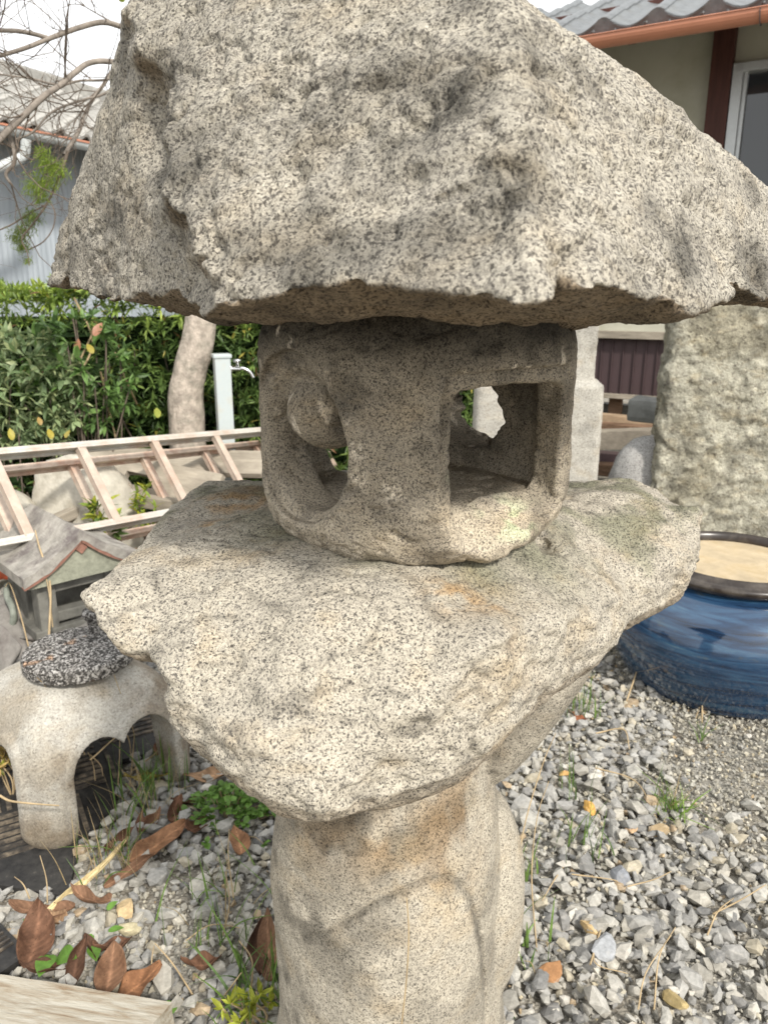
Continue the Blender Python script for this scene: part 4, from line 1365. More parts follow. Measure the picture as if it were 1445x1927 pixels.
# eave: rafters, boards, tiles, gutter
SL = math.radians(22)
def rp(x, d):   # point on the roof plane d metres in from the eave line
    return (x, -.72 + d * math.cos(SL), 2.635 + d * math.sin(SL))
hb('eave_board', (.2, -.72 + .9 * math.cos(SL), 2.568 + .9 * math.sin(SL)), (8.6, 1.8, .022), M['redwood'], 0, (SL, 0, 0))
hb('fascia', (.2, -.715, 2.607), (8.6, .024, .055), M['redwood'])
for i in range(18):
    x = -3.9 + i * .46
    hb('rafter', (x, -.72 + .42 * math.cos(SL), 2.562 + .42 * math.sin(SL)), (.045, .80, .055), M['redwood'], .002, (SL, 0, 0))
def tile_mesh(front):
    n = 14; w = .302; Ls = 3; L = .30
    xs = np.linspace(0, 1, n + 1)
    z = -.032 * np.sin(xs * math.pi) ** 1.0 * (xs < .72) * np.sin(np.clip(xs / .72, 0, 1) * math.pi) ** .25
    z = np.where(xs < .72, -.042 * np.sin(xs / .72 * math.pi), .022 * np.sin((xs - .72) / .28 * math.pi * .92))
    bm = bmesh.new()
    rows = []
    th = .017
    for yy in (0, L):
        rows.append(([bm.verts.new((x * w, yy, zz + .030)) for x, zz in zip(xs, z)], [bm.verts.new((x * w, yy, zz + .030 - th)) for x, zz in zip(xs, z)]))
    (t0, b0), (t1, b1) = rows
    for i in range(n):
        bm.faces.new((t0[i], t0[i + 1], t1[i + 1], t1[i])); bm.faces.new((b0[i], b1[i], b1[i + 1], b0[i + 1]))
        bm.faces.new((t0[i], b0[i], b0[i + 1], t0[i + 1])); bm.faces.new((t1[i], t1[i + 1], b1[i + 1], b1[i]))
    bm.faces.new((t0[0], t1[0], b1[0], b0[0])); bm.faces.new((t0[n], b0[n], b1[n], t1[n]))
    if front:
        # hanging face with raised border and scroll relief
        for i in range(n):
            xa, xb = xs[i] * w, xs[i + 1] * w
            za, zb = z[i] + .030, z[i + 1] + .030
            dro = .068 if xs[i] < .72 else .078
            v = [bm.verts.new(q) for q in ((xa, -.004, za), (xb, -.004, zb), (xb, -.004, zb - dro), (xa, -.004, za - dro))]
            v2 = [bm.verts.new((q.co.x, .012, q.co.z)) for q in v]
            bm.faces.new(v); bm.faces.new(v2[::-1])
            bm.faces.new((v[0], v2[0], v2[1], v[1])); bm.faces.new((v[2], v2[2], v2[3], v[3]))
            if .06 < xs[i] < .66:
                for dz in (.007, .060):
                    prism_between(bm, (xa, -.006, za - dz), (xb, -.006, zb - dz), .006, .005)
                if i % 2 == 1:
                    bmesh.ops.create_uvsphere(bm, u_segments=6, v_segments=4, radius=.0085, matrix=Matrix.Translation(((xa + xb) / 2, -.006, (za + zb) / 2 - .034)))
                elif i % 2 == 0:
                    prism_between(bm, (xa, -.007, za - .044), (xb, -.007, zb - .024), .005, .005)
    me = bm_mesh('roof_tile', bm)
    for p in me.polygons: p.use_smooth = False
    me.materials.append(M['tile'])
    return me
tf, tm_ = tile_mesh(True), tile_mesh(False)
for r in range(6):
    for i in range(20):
        x = -3.3 + i * .296
        if r > 3 and x > 2.0: continue
        p = rp(x, r * .215 - .02)
        link('roof_tile', tf if r == 0 else tm_, None, house, (p[0], p[1], p[2] + .016 + RS.uniform(-.002, .002)), (SL + .045, RS.uniform(-.006, .006), RS.uniform(-.006, .006)))
# half-round gutter
def gutter_mesh(L, r, name, mat, par, y, z, x0):
    n = 12
    bm = bmesh.new()
    prof = [(r * math.cos(a), r * math.sin(a)) for a in np.linspace(math.pi, 2 * math.pi, n)]
    prof = [(-r - .006, .004)] + prof + [(r + .006, .004)]
    inner = [(a * .94, b_ * .94 + .004) for a, b_ in prof][::-1]
    ring = prof + inner
    A = [bm.verts.new((x0, a, b_)) for a, b_ in ring]; B = [bm.verts.new((x0 + L, a, b_)) for a, b_ in ring]
    m = len(ring)
    for i in range(m):
        bm.faces.new((A[i], A[(i + 1) % m], B[(i + 1) % m], B[i]))
    bm.faces.new(A); bm.faces.new(B[::-1])
    return link(name, bm_mesh(name, bm, False), mat, par, (0, y, z))
gutter_mesh(8.0, .056, 'gutter', M['gutter'], house, -.80, 2.575, -3.8)
for x in (-2.6, -1.0, .46, 2.0):
    bm = bmesh.new()
    n = 12
    pr = [(.060 * math.cos(a), .060 * math.sin(a)) for a in np.linspace(math.pi, 2 * math.pi, n)]
    for a, c in zip(pr[:-1], pr[1:]):
        prism_between(bm, (x, a[0], a[1]), (x, c[0], c[1]), .014, .003, (1, 0, 0))
    link('gutter_strap', bm_mesh('gutter_strap', bm), M['band'], house, (0, -.80, 2.575))

# ---- timber and stones between the monument and the boulder
def hp(px, py, ly):   # pixel on the plane parallel to the wall, ly metres in front of it
    d = ray(px, py); o = np.array([0, 0, EYE])
    nrm = np.array([-HU[1] * -1, 0, 0])
    n2 = np.array([HU[1], -HU[0], 0]) * 1.0     # outward
    if n2[1] > 0: n2 = -n2
    q = np.array([HO[0], HO[1], 0]) + n2 * ly
    return o + d * ((n2 @ (q - o)) / (n2 @ d))
for (pa, pb, ly, w, h, mt, lab) in [
    ((1090, 786), (1240, 800), .30, .10, .085, 'tanwood', 'tan timber lying in front of the brown wall panels, uppermost of three'),
    ((1090, 800), (1240, 812), .42, .10, .06, 'oldwood', 'brown timber just below the tan one in front of the house'),
    ((1080, 828), (1240, 824), .62, .14, .12, 'greywood', 'thick grey timber below the brown one, left of the boulder'),
    ((1080, 856), (1240, 866), .78, .10, .06, 'brownmetal', 'dark charred timber at the bottom of the timber pile'),
    ((1080, 880), (1180, 884), .95, .10, .07, 'oldwood', 'short red brown timber behind the slab edge')]:
    a, c = hp(*pa, ly), hp(*pb, ly)
    o = bar('timber', a, c, w, h, M[mt]); 
    m_ = (a + c) / 2
    o.location = tuple(m_)
    o.data.transform(Matrix.Translation(-Vector(m_)))
    tag(o, lab, 'timber')
# boulder slab standing at the right
def box_stone(name, cxyz, half, rz, seed, planes, mat, amp, h, label, cat, chips=.3, rr=.03, extra=None):
    c, s_ = math.cos(rz), math.sin(rz)
    def f(X, Y, Z):
        u = X * c + Y * s_; v = -X * s_ + Y * c
        d = rbox2(u, v, half[0] - .05 * np.clip(Z / (2 * half[2]), 0, 1), half[1], rr)
        d = smax(d, Z - 2 * half[2], rr)
        for (n, o_) in planes:
            n = np.array(n, float); n /= np.linalg.norm(n)
            d = smax(d, u * n[0] + v * n[1] + Z * n[2] - o_, rr * .8)
        if extra: d = extra(d, u, v, Z)
        return smax(d, -Z - .02, .004)
    R = math.hypot(half[0], half[1]) + .06
    me, V = sdf_mesh(name, (-R, -R, -.04), (R, R, 2 * half[2] + .06), h, f)
    N = normals(me)
    P_ = V + np.array([seed, 0, 0])
    V2 = V + N * (amp * (fbm(P_, 6, 3, seed) + .4 * fbm(P_ * np.array([1, 1, 1.5]), 20, 3, seed + 4) - .32 * sstep(.22, .34, ridged(P_, 5, 3, seed + 6)) * (amp > .01)) - chips * .01 * sstep(.2, .45, fbm(P_, 14, 2, seed + 8)))[:, None]
    set_co(me, V2)
    t = np.ones((len(V), 3)) * (1 - .35 * sstep(-.05, .4, fbm(P_, 7, 3, seed + 11)))[:, None]
    t += .35 * (sstep(.24, .30, fbm(P_, 22, 2, seed + 15)) * (amp > .01))[:, None]
    t *= 1 - .25 * (sstep(.0, .3, fbm(P_, 2.5, 3, seed + 16)) * (amp > .01))[:, None] * np.array([.9, 1.0, 1.2])
    set_tint(me, t)
    o = link(name, me, mat, None, cxyz)
    tag(o, label, cat)
    return o
p = at(1352, 900, 3.62)
box_stone('boulder', (p[0] + .02, p[1] + .12, 0), (.32, .17, .70), -.22, 700, [((.9, 0, .25), .52)], M['boulder'], .030, .011, 'tall upright yellowish rough boulder behind the blue pot', 'boulder', .8, .05)
# stepped granite monument seen right of the fire box
def step(d, u, v, Z):
    up = np.maximum(rbox2(u, v, .185, .15, .02), Z - 1.2)
    lo_ = smax(rbox2(u, v, .215, .18, .025), Z - .905, .02)
    d2 = smin(lo_, up, .004)
    return np.maximum(d2, Z - 1.17)
p = at(1008, 800, 2.62)
box_stone('stone_monument', (p[0] + .02, p[1] + .15, 0), (.24, .2, .60), -.10, 710, [], M['pale'], .006, .007, 'pale stepped granite block standing behind the fire box, left of the brown panels', 'stone monument', .2, .02, step)
p = at(1205, 860, 3.9)
def dome_stone(name, px, py, Y, size, seed, mat, label, cat):
    return rock(name, px, py, Y, 0, size, seed, mat, label, cat, 0, 0, 4, .03)
M['greygran'] = granite('granite_grey_fine', cream=(.44, .43, .41), grey=(.33, .32, .31), dark=(.16, .155, .15), darkness=.42, size=.004, ochre=.05)
for (nm, px, py, Y, sz, sd_, lab) in [('round_stone', 1222, 880, 3.85, (.20, .14, .25), 721, 'smooth rounded light grey granite stone left of the boulder'),]:
    dome_stone(nm, px, py, Y, sz, sd_, M['greygran'], lab, 'stone')
p = at(1216, 772, 4.3)
M['bluegrey'] = flat('blue_grey_stone', (.27, .275, .26), .9, .2, var=.2, vscale=14, bump=.004, bscale=40)
V, Q = chip(3, 733, 5)
bm = bmesh.new(); box_bm(bm, (0, 0, 0), (.26, .2, .13), None, .03)
bmesh.ops.subdivide_edges(bm, edges=bm.edges[:], cuts=2, use_grid_fill=True)
for v in bm.verts: v.co += v.co.normalized() * .012 * float(fbm(np.array([v.co[:]]), 12, 2, 734)[0])
o = link('stone_block', bm_mesh('stone_block', bm), M['bluegrey'], None, (p[0] + .04, p[1], p[2]), (0, .03, -.5)); tag(o, 'bluish grey chipped stone block resting on a post against the boulder', 'stone block')
bm = bmesh.new(); box_bm(bm, (0, 0, (p[2] - .07) / 2), (.09, .09, p[2] - .07), None, .01)
o = link('timber', bm_mesh('timber', bm), M['oldwood'], None, (p[0] + .10, p[1], 0)); tag(o, 'short upright timber under the bluish grey stone block', 'timber')

# ================================================================ shed (upper left)
G0 = at(80, 255, 7.5)
SD = np.array([.444, .896]); SD /= np.linalg.norm(SD)
shed = empty('shed', (float(G0[0]), float(G0[1]), 0), math.atan2(SD[1], SD[0]))
tag(shed, 'low shed with blue grey corrugated wall, grey gutter and old tiled roof, behind the hedge', 'shed')
GZ = float(G0[2])
# local x along the gutter (away), local y away from the camera, z up
# corrugated wall
nx = 700
xs = np.linspace(-5.5, 5.5, nx)
yy = .012 * np.abs(np.sin(xs * math.pi / .065)) ** .7
V = np.concatenate([np.stack([xs, .62 - yy, np.full(nx, 0.0)], 1), np.stack([xs, .62 - yy, np.full(nx, GZ + .12)], 1),
                    np.stack([xs, .66 + 0 * yy, np.full(nx, 0.0)], 1), np.stack([xs, .66 + 0 * yy, np.full(nx, GZ + .12)], 1)])
i = np.arange(nx - 1)
Q = np.concatenate([np.stack([i, i + 1, i + 1 + nx, i + nx], 1), np.stack([i + 2 * nx, i + 3 * nx, i + 1 + 3 * nx, i + 1 + 2 * nx], 1)])
link('wall', np_mesh('wall', V, Q, False), M['shedwall'], shed)
box_obj('side_wall', (-5.5, 2.9, GZ / 2), (.05, 4.9, GZ), M['shedwall'], shed)
box_obj('side_wall', (5.5, 2.9, GZ / 2), (.05, 4.9, GZ), M['shedwall'], shed)
box_obj('back_wall', (0, 5.4, GZ / 2), (11, .05, GZ), M['shedwall'], shed)
gutter_mesh(11.6, .052, 'gutter', M['gutter_grey'], shed, 0, GZ, -5.8)
bar('gutter_lip', (-5.8, -.058, GZ + .012), (5.8, -.058, GZ + .012), .010, .018, M['gutter'], shed)
RSL = math.radians(23)
def sp(x, d): return (x, .06 + d * math.cos(RSL), GZ + .03 + d * math.sin(RSL))
c = sp(0, 1.45)
box_obj('roof_deck', (c[0], c[1], c[2]), (11.8, 3.0, .05), M['oldwood'], shed, (RSL, 0, 0), 0)
c2 = sp(0, 2.9)
box_obj('roof_back', (0, c2[1] + 1.40, c2[2] - .62), (11.8, 3.05, .05), M['tile_old'], shed, (-RSL, 0, 0), 0)
box_obj('roof_ridge', (0, c2[1], c2[2] + .08), (11.8, .22, .20), M['tile_old'], shed, None, .04)
box_obj('eave_shadow_board', (0, .10, GZ + .02), (11.7, .03, .10), M['oldwood'], shed, None, 0)
n = 10
bm = bmesh.new()
xs = np.linspace(0, 1, n + 1); w = .30
zz = np.where(xs < .7, -.030 * np.sin(xs / .7 * math.pi), .028 * np.sin((xs - .7) / .3 * math.pi))
ring0 = [bm.verts.new((a * w, 0, b_ + .065)) for a, b_ in zip(xs, zz)]
ring1 = [bm.verts.new((a * w, .30, b_ + .048)) for a, b_ in zip(xs, zz)]
ring2 = [bm.verts.new((a * w, 0, b_ + .035)) for a, b_ in zip(xs, zz)]
for i in range(n):
    bm.faces.new((ring0[i], ring0[i + 1], ring1[i + 1], ring1[i])); bm.faces.new((ring2[i], ring2[i + 1], ring0[i + 1], ring0[i]))
bm.faces.new((ring0[0], ring1[0], ring2[0])); bm.faces.new((ring0[n], ring2[n], ring1[n]))
tme = bm_mesh('roof_tile', bm); tme.materials.append(M['tile_old'])
for r in range(11):
    for i in range(27):
        x = -2.4 + i * .295
        p = sp(x, r * .262 - .05)
        link('roof_tile', tme, None, shed, (p[0], p[1], p[2] + RS.uniform(-.004, .004)), (RSL + RS.uniform(-.01, .01), RS.uniform(-.015, .015), 0))
# downpipe with an elbow
dp = [at(50, 262, 7.15), at(48, 285, 7.15), at(42, 296, 7.15), at(20, 306, 7.0), at(-20, 322, 6.8), at(-60, 336, 6.6)]
V, Q = tubes([(spline(dp, 4), .042)], 10)
o = link('downpipe', np_mesh('downpipe', V, Q), M['gutter_grey']); sub(o, shed)
o.matrix_parent_inverse = shed.matrix_basis.inverted() if False else (Matrix.Translation(Vector(shed.location)) @ Matrix.Rotation(shed.rotation_euler.z, 4, 'Z')).inverted()

# ================================================================ foliage
def leaf_t(L=1.0, W=.32, fold=.12, curl=.15, n=4, pointy=1.0):
    """a leaf blade along +y, base at the origin, gently folded and curled"""
    V, Q = [], []
    for i in range(n + 1):
        t = i / n
        w = W * math.sin(math.pi * min(1, t * .93 + .07)) ** .8 * (1 - .25 * t * pointy) / 1.0
        if i == n: w = .01
        z = -curl * t * t
        V += [(-w / 2, t * L, z + fold * w), (0, t * L, z), (w / 2, t * L, z + fold * w)]
    for i in range(n):
        a = i * 3
        Q += [(a, a + 1, a + 4, a + 3), (a + 1, a + 2, a + 5, a + 4)]
    return np.array(V, float), np.array(Q)
def frames(dirs, roll=None):
    """matrices whose y axis follows dirs"""
    d = dirs / (np.linalg.norm(dirs, axis=1)[:, None] + 1e-9)
    ref = np.tile(np.array([0, 0, 1.0]), (len(d), 1)) + RS.normal(0, .35, d.shape)
    x = np.cross(d, ref); x /= np.linalg.norm(x, axis=1)[:, None] + 1e-9
    z = np.cross(x, d)
    return np.stack([x, d, z], 2)
def rosettes(centres, nl, normal, L, spread=.8):
    n = len(centres)
    c = np.repeat(centres, nl, 0)
    nn = np.repeat(normal, nl, 0)
    d = RS.normal(size=(n * nl, 3)); d /= np.linalg.norm(d, axis=1)[:, None]
    dirs = nn * (1 - spread * .5) + d * spread
    Ls = L * RS.uniform(.6, 1.25, n * nl)
    return c, dirs, Ls
hedge = empty('hedge', (-1.6, 4.1, 0))
tag(hedge, 'dense green clipped hedge of narrow glossy leaves behind the ladder', 'hedge')
def hedge_build():
    n = 7200
    x = RS.uniform(-4.6, .55, n)
    u = RS.uniform(0, 1, n)
    y = 3.80 + .10 * np.sin(x * 3.1) + .06 * np.sin(x * 7.7 + 1)
    topz = 1.205 + .020 * np.sin(x * 4) + .02 * np.sin(x * 11)
    front = u < .74
    z = np.where(front, RS.uniform(.03, 1, n) * topz, topz + RS.uniform(-.04, .03, n))
    yy = np.where(front, y + RS.uniform(-.03, .16, n) + .08 * (z / topz) ** 4, y + RS.uniform(.0, .75, n))
    nrm = np.where(front[:, None], np.array([0, -1, .45]), np.array([0, -.2, 1]))
    cen = np.stack([x, yy, z], 1)
    cen += np.array([.25, 1, .3]) * (.09 * fbm(cen, 3.5, 2, 800))[:, None]
    c, dirs, Ls = rosettes(cen, 9, nrm, .054)
    k = len(c)
    base = np.array([[.09, .15, .045], [.125, .20, .055], [.165, .25, .065], [.22, .30, .08], [.06, .10, .036]])
    pick = np.repeat(RS.choice(5, n, p=[.28, .3, .2, .10, .12]), 9)
    col = base[pick] * RS.uniform(.8, 1.25, (k, 1))
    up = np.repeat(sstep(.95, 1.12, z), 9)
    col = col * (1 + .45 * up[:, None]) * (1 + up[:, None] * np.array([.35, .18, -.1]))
    yel = RS.uniform(0, 1, k)
    col[yel < .02] = np.array([.36, .32, .07]); col[(yel > .02) & (yel < .035)] = np.array([.20, .11, .05])
    S = Ls[:, None] * np.stack([RS.uniform(.7, 1.2, k), np.ones(k), RS.uniform(.3, 1.6, k)], 1)
    tm = [leaf_t(1, .24, .15, .12), leaf_t(1, .20, .2, .3), leaf_t(1, .30, .12, .2)]
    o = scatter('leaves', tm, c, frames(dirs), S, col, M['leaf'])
    sub(o, hedge); tag(o, kind='stuff')
    # twigs, and a dark box coloured to stand in for the shaded inside
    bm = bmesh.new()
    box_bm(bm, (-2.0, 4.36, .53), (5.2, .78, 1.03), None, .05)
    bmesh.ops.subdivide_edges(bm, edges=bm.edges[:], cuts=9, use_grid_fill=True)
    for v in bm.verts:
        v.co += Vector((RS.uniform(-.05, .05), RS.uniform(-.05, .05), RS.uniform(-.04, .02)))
    o = link('dark_core', bm_mesh('dark_core', bm), M['core']); sub(o, hedge)
    paths = []
    for _ in range(120):
        p0 = np.array([RS.uniform(-4, .5), RS.uniform(3.95, 4.3), 0.0])
        p = [p0]
        d = np.array([RS.uniform(-.3, .3), RS.uniform(-.3, .1), 1.0])
        for _k in range(5):
            d = d + RS.normal(0, .22, 3); d[2] = abs(d[2])
            p.append(p[-1] + d / np.linalg.norm(d) * .21)
        if p[-1][2] > 1.1: p = p[:-1]
        paths.append((np.array(p), np.linspace(.008, .003, len(p))))
    V, Q = tubes(paths, 5)
    o = link('stems', np_mesh('stems', V, Q), M['twig']); sub(o, hedge); tag(o, kind='stuff')
hedge_build()
def bush(name, cpx, Y, size, n, L, W, pal, label, cat, nl=7, ground=0.0, pw=None, stems=14, tilt=.6):
    c0 = at(*cpx, Y)
    root = empty(name, (float(c0[0]), float(c0[1]), ground))
    tag(root, label, cat)
    q = RS.normal(size=(n, 3)); q /= np.linalg.norm(q, axis=1)[:, None]
    q *= RS.uniform(.55, 1.0, (n, 1)) ** .5
    cen = c0 + q * np.array(size) * (1 + .25 * fbm(q, 1.6, 2, int(cpx[0]) % 97)[:, None])
    cen[:, 2] = np.maximum(cen[:, 2], ground + .02)
    c, dirs, Ls = rosettes(cen, nl, q * .6 + np.array([0, -.2, .5]), L, .9)
    pal = np.array(pal)
    col = pal[RS.choice(len(pal), len(c), p=pw)] * RS.uniform(.8, 1.2, (len(c), 1))
    S = Ls[:, None] * np.stack([RS.uniform(.8, 1.2, len(c)), np.ones(len(c)), RS.uniform(.3, 1.6, len(c))], 1)
    o = scatter('leaves', [leaf_t(1, W, .1, .2), leaf_t(1, W * .85, .18, .3)], c, frames(dirs), S, col, M['leaf']); sub(o, root); tag(o, kind='stuff')
    paths = []
    for _ in range(stems):
        e = cen[RS.randint(n)]
        b0 = np.array([c0[0] + RS.uniform(-.3, .3) * size[0], c0[1] + RS.uniform(-.3, .3) * size[1], ground])
        m = (e + b0) / 2 + RS.normal(0, .05, 3) * size[0]
        paths.append((spline([b0, m, e], 4), .0035))
    V, Q = tubes(paths, 5)
    o = link('stem', np_mesh('stem', V, Q), M['twig']); sub(o, root); tag(o, kind='stuff')
    return root
bush('shrub', (20, 740), 3.50, (.36, .16, .30), 420, .055, .42, [[.24, .31, .16], [.30, .38, .19], [.17, .24, .11], [.36, .41, .20]], 'sage green leafy shrub in front of the hedge at the left edge', 'shrub')
bush('shrub', (150, 700), 3.55, (.24, .12, .30), 130, .060, .42, [[.13, .23, .06], [.17, .28, .08], [.09, .16, .05]], 'brighter green sprawling shrub between the sage one and the tree trunk', 'shrub', nl=6)
bush('ground_plant', (60, 905), 3.7, (.5, .3, .16), 260, .05, .5, [[.05, .10, .03], [.09, .15, .04], [.16, .10, .05], [.03, .06, .02]], 'low green and brown ground cover seen through the ladder', 'ground cover', ground=0.0)
bush('ground_plant', (430, 790), 4.0, (.5, .2, .2), 160, .06, .4, [[.06, .12, .03], [.30, .27, .04], [.10, .17, .05]], 'leafy green ground plants at the foot of the hedge behind the tap', 'ground cover', pw=[.6, .05, .35])
bush('yellow_plant', (196, 985), 2.75, (.05, .05, .10), 26, .045, .38, [[.35, .38, .05], [.20, .28, .05], [.10, .16, .04]], 'small yellow green plant between the ladder rungs above the shrine roof', 'plant', stems=6)
bush('yellow_plant', (272, 950), 2.95, (.05, .05, .08), 18, .04, .38, [[.42, .42, .04], [.22, .30, .05]], 'small yellow leaved sprig just above the near ladder rail', 'plant', stems=4)
# brown dry stems hanging in the hedge
dry = []
for pts in ([(140, 560), (175, 640), (150, 700), (120, 700)], [(190, 700), (205, 770), (220, 830)], [(215, 660), (240, 720), (258, 760)], [(150, 680), (180, 615), (170, 600)]):
    dry.append((spline([at(px, py, 3.62 + .05 * RS.normal()) for px, py in pts], 5), .005))
V, Q = tubes(dry, 5)
o = link('dry_vine', np_mesh('dry_vine', V, Q), M['dry']); tag(o, 'brown dry vine stems hanging on the front of the hedge', 'dry vine')
for i, (px, py, Y, s, col, lab) in enumerate([
    (178, 632, 3.5, .07, (.42, .20, .12), 'orange brown dead leaf caught on the hedge, uppermost'),
    (147, 662, 3.5, .06, (.40, .19, .11), 'orange brown dead leaf caught on the hedge, lower one'),
    (176, 665, 3.5, .055, (.40, .33, .06), 'yellow leaf hanging on the hedge near the dead ones'),
    (296, 786, 3.3, .060, (.30, .33, .06), 'yellow green leaf standing just left of the tree trunk foot'),
    (24, 828, 3.1, .050, (.42, .36, .05), 'bright yellow leaf above the ladder at the left edge'),
    (98, 826, 3.1, .050, (.40, .33, .05), 'yellow leaf above the ladder, left of the first rung'),
    (125, 824, 3.1, .045, (.36, .30, .07), 'dull yellow leaf beside the rung top'),
    (78, 800, 3.2, .040, (.36, .24, .07), 'yellow orange leaf a little above the ladder rail'),
    (232, 4, 2.7, .065, (.22, .26, .04), 'single green leaf hanging from a twig against the sky')]):
    V, Q = leaf_t(1, .62, .12, .25, 5)
    me = np_mesh('leaf', V * s, Q, True, None, np.tile(np.array(col), (len(V), 1)))
    o = link('leaf', me, M['leaf'], None, tuple(at(px, py, Y)), (math.radians(60 + 20 * RS.normal()), RS.uniform(-.6, .6), RS.uniform(-.8, .8) + math.pi * (i == 8)))
    tag(o, lab, 'leaf')

# ================================================================ trees
tree = empty('bare_tree', tuple(float(v) for v in (*at(360, 812, 3.68)[:2], 0)))
tag(tree, 'leafless grey barked tree standing before the hedge, bare branches at the upper left', 'tree')
tp = [(*at(352, 840, 3.68)[:2], 0.0), at(352, 800, 3.68), at(350, 745, 3.68), at(360, 690, 3.68), at(372, 650, 3.68), at(380, 590, 3.68), at(395, 480, 3.70), at(400, 360, 3.72), at(392, 250, 3.72), at(405, 120, 3.5), at(430, -60, 3.6), at(455, -330, 3.7), at(430, -640, 3.8)]
V, Q = tubes([(spline(tp, 6), np.interp(np.linspace(0, 1, len(spline(tp, 6))), [0, .15, .25, .5, .8, 1], [.090, .082, .077, .068, .04, .010]))], 24)
me = np_mesh('trunk', V, Q)
N = normals(me)
V = V + N * (.006 * fbm(V, 9, 3, 900))[:, None]
set_co(me, V)
o = link('trunk', me, M['bark']); sub(o, tree)
limbs = [
 ([(395, 300, 3.44), (350, 120, 3.35), (283, 70, 3.25), (240, 54, 3.2), (195, 42, 3.15), (150, 52, 3.1), (95, 72, 3.05), (50, 90, 3.0), (0, 105, 2.95), (-60, 120, 2.9)], [.030, .018, .0125, .012, .0115, .011, .010, .009, .008, .006]),
 ([(90, 71, 3.05), (60, 63, 3.0), (30, 58, 2.95), (-10, 57, 2.9), (-60, 52, 2.9)], [.009, .009, .009, .008, .006]),
 ([(398, 330, 3.44), (330, 160, 3.3), (250, 126, 3.1), (210, 116, 3.05), (170, 118, 3.0), (140, 138, 2.95), (112, 162, 2.9), (85, 180, 2.85), (48, 215, 2.8), (0, 262, 2.75), (-50, 310, 2.7)], [.026, .016, .012, .0115, .011, .0115, .0115, .012, .0125, .013, .012]),
 ([(398, 310, 3.44), (320, 170, 3.35), (250, 108, 3.3), (215, 130, 3.25), (195, 160, 3.2), (180, 180, 3.15), (160, 215, 3.1), (150, 245, 3.05), (135, 270, 3.0), (122, 292, 2.95)], [.02, .014, .008, .008, .0085, .0075, .0065, .0085, .010, .008]),
 ([(245, 135, 3.2), (200, 150, 3.1), (150, 152, 3.05), (110, 160, 3.0), (60, 148, 2.95), (0, 140, 2.9)], [.006, .0055, .005, .005, .004, .003]),
 ([(250, 140, 3.2), (200, 175, 3.1), (150, 190, 3.05), (100, 210, 3.0), (60, 250, 2.95), (30, 262, 2.9)], [.006, .0055, .005, .0045, .004, .003]),
 ([(12, 240, 2.8), (25, 275, 2.8), (28, 305, 2.8), (12, 328, 2.8), (24, 350, 2.8)], [.009, .008, .008, .007, .005]),
]
for pts, rr in limbs:
    P = spline([at(*q_) for q_ in pts], 6)
    V, Q = tubes([(P, .82 * np.interp(np.linspace(0, 1, len(P)), np.linspace(0, 1, len(rr)), rr))], 9)
    o = link('branch', np_mesh('branch', V, Q), M['branch']); sub(o, tree)
def twigs():
    paths = []
    src = []
    for pts, rr in limbs:
        P = spline([at(*q_) for q_ in pts], 6)
        src.append(P)
    def grow(p, d, L, r, depth):
        pts = [p]; steps = 6
        for _ in range(steps):
            d = d + RS.normal(0, .20, 3) + np.array([0, 0, .07])
            d /= np.linalg.norm(d)
            pts.append(pts[-1] + d * L / steps)
        pts = np.array(pts)
        paths.append((pts, np.linspace(r, r * .4, len(pts))))
        if depth > 0:
            for _ in range(RS.randint(2, 4)):
                k = RS.randint(1, steps)
                dd = d + RS.normal(0, .7, 3); dd /= np.linalg.norm(dd)
                grow(pts[k], dd, L * RS.uniform(.35, .7), r * .6, depth - 1)
    for P in src:
        for _ in range(max(4, len(P) // 5)):
            i = RS.randint(int(len(P) * .3), len(P) - 1)
            t = P[i + 1] - P[i]; t /= np.linalg.norm(t)
            d = t * .7 + RS.normal(0, .6, 3) * np.array([1, .5, 1]); d /= np.linalg.norm(d)
            grow(P[i], d, RS.uniform(.22, .5), RS.uniform(.0016, .0030), 2)
    V, Q = tubes(paths, 4)
    o = link('twigs', np_mesh('twigs', V, Q), M['twig']); sub(o, tree); tag(o, kind='stuff')
twigs()
# second tree farther up at the far left, thin limbs against the sky
# evergreen sprig
con = empty('conifer_branch', tuple(float(v) for v in at(128, 285, 2.93)))
tag(con, 'bright green feathery conifer sprig hanging in front of the shed wall', 'conifer branch')
stem = spline([at(128, 285, 2.93), at(118, 320, 2.9), at(105, 350, 2.88), at(88, 385, 2.86), at(60, 425, 2.84), at(42, 450, 2.82), at(52, 475, 2.82), at(56, 500, 2.82)], 8)
V, Q = tubes([(stem, np.linspace(.006, .0015, len(stem))), (spline([at(92, 375, 2.86), at(104, 400, 2.86), at(100, 430, 2.86), at(82, 455, 2.86), at(55, 470, 2.86)], 6), .0022), (spline([at(88, 385, 2.86), at(50, 405, 2.86), at(20, 424, 2.86), at(-20, 440, 2.86)], 6), .0025)], 6)
o = link('stem', np_mesh('stem', V, Q), M['twig']); sub(o, con)
cs, ds, ls, cc = [], [], [], []
for (px, py, w, dens, br_) in [(80, 285, 16, 60, 1.0), (90, 310, 26, 110, 1.0), (108, 322, 26, 110, 1.0), (70, 348, 30, 110, 1.0), (92, 345, 22, 90, 1.0), (80, 370, 20, 70, .9), (62, 405, 24, 90, .55), (48, 430, 24, 90, .55), (35, 445, 20, 70, .5), (45, 465, 16, 50, .6), (56, 490, 8, 18, .8)]:
    m = int(dens * 4.2)
    a = RS.normal(0, .42, m) * w; b_ = RS.normal(0, .36, m) * w
    for k in range(m):
        c0 = at(px + a[k], py + b_[k], 2.87 + RS.normal() * .03)
        d0 = RS.normal(0, .5, 3) + np.array([-.5, 0, -.35])
        cs.append(c0); ds.append(d0); ls.append(.017 * RS.uniform(.6, 1.3))
        cc.append(np.array([.24, .33, .05]) * br_ * RS.uniform(.7, 1.25))
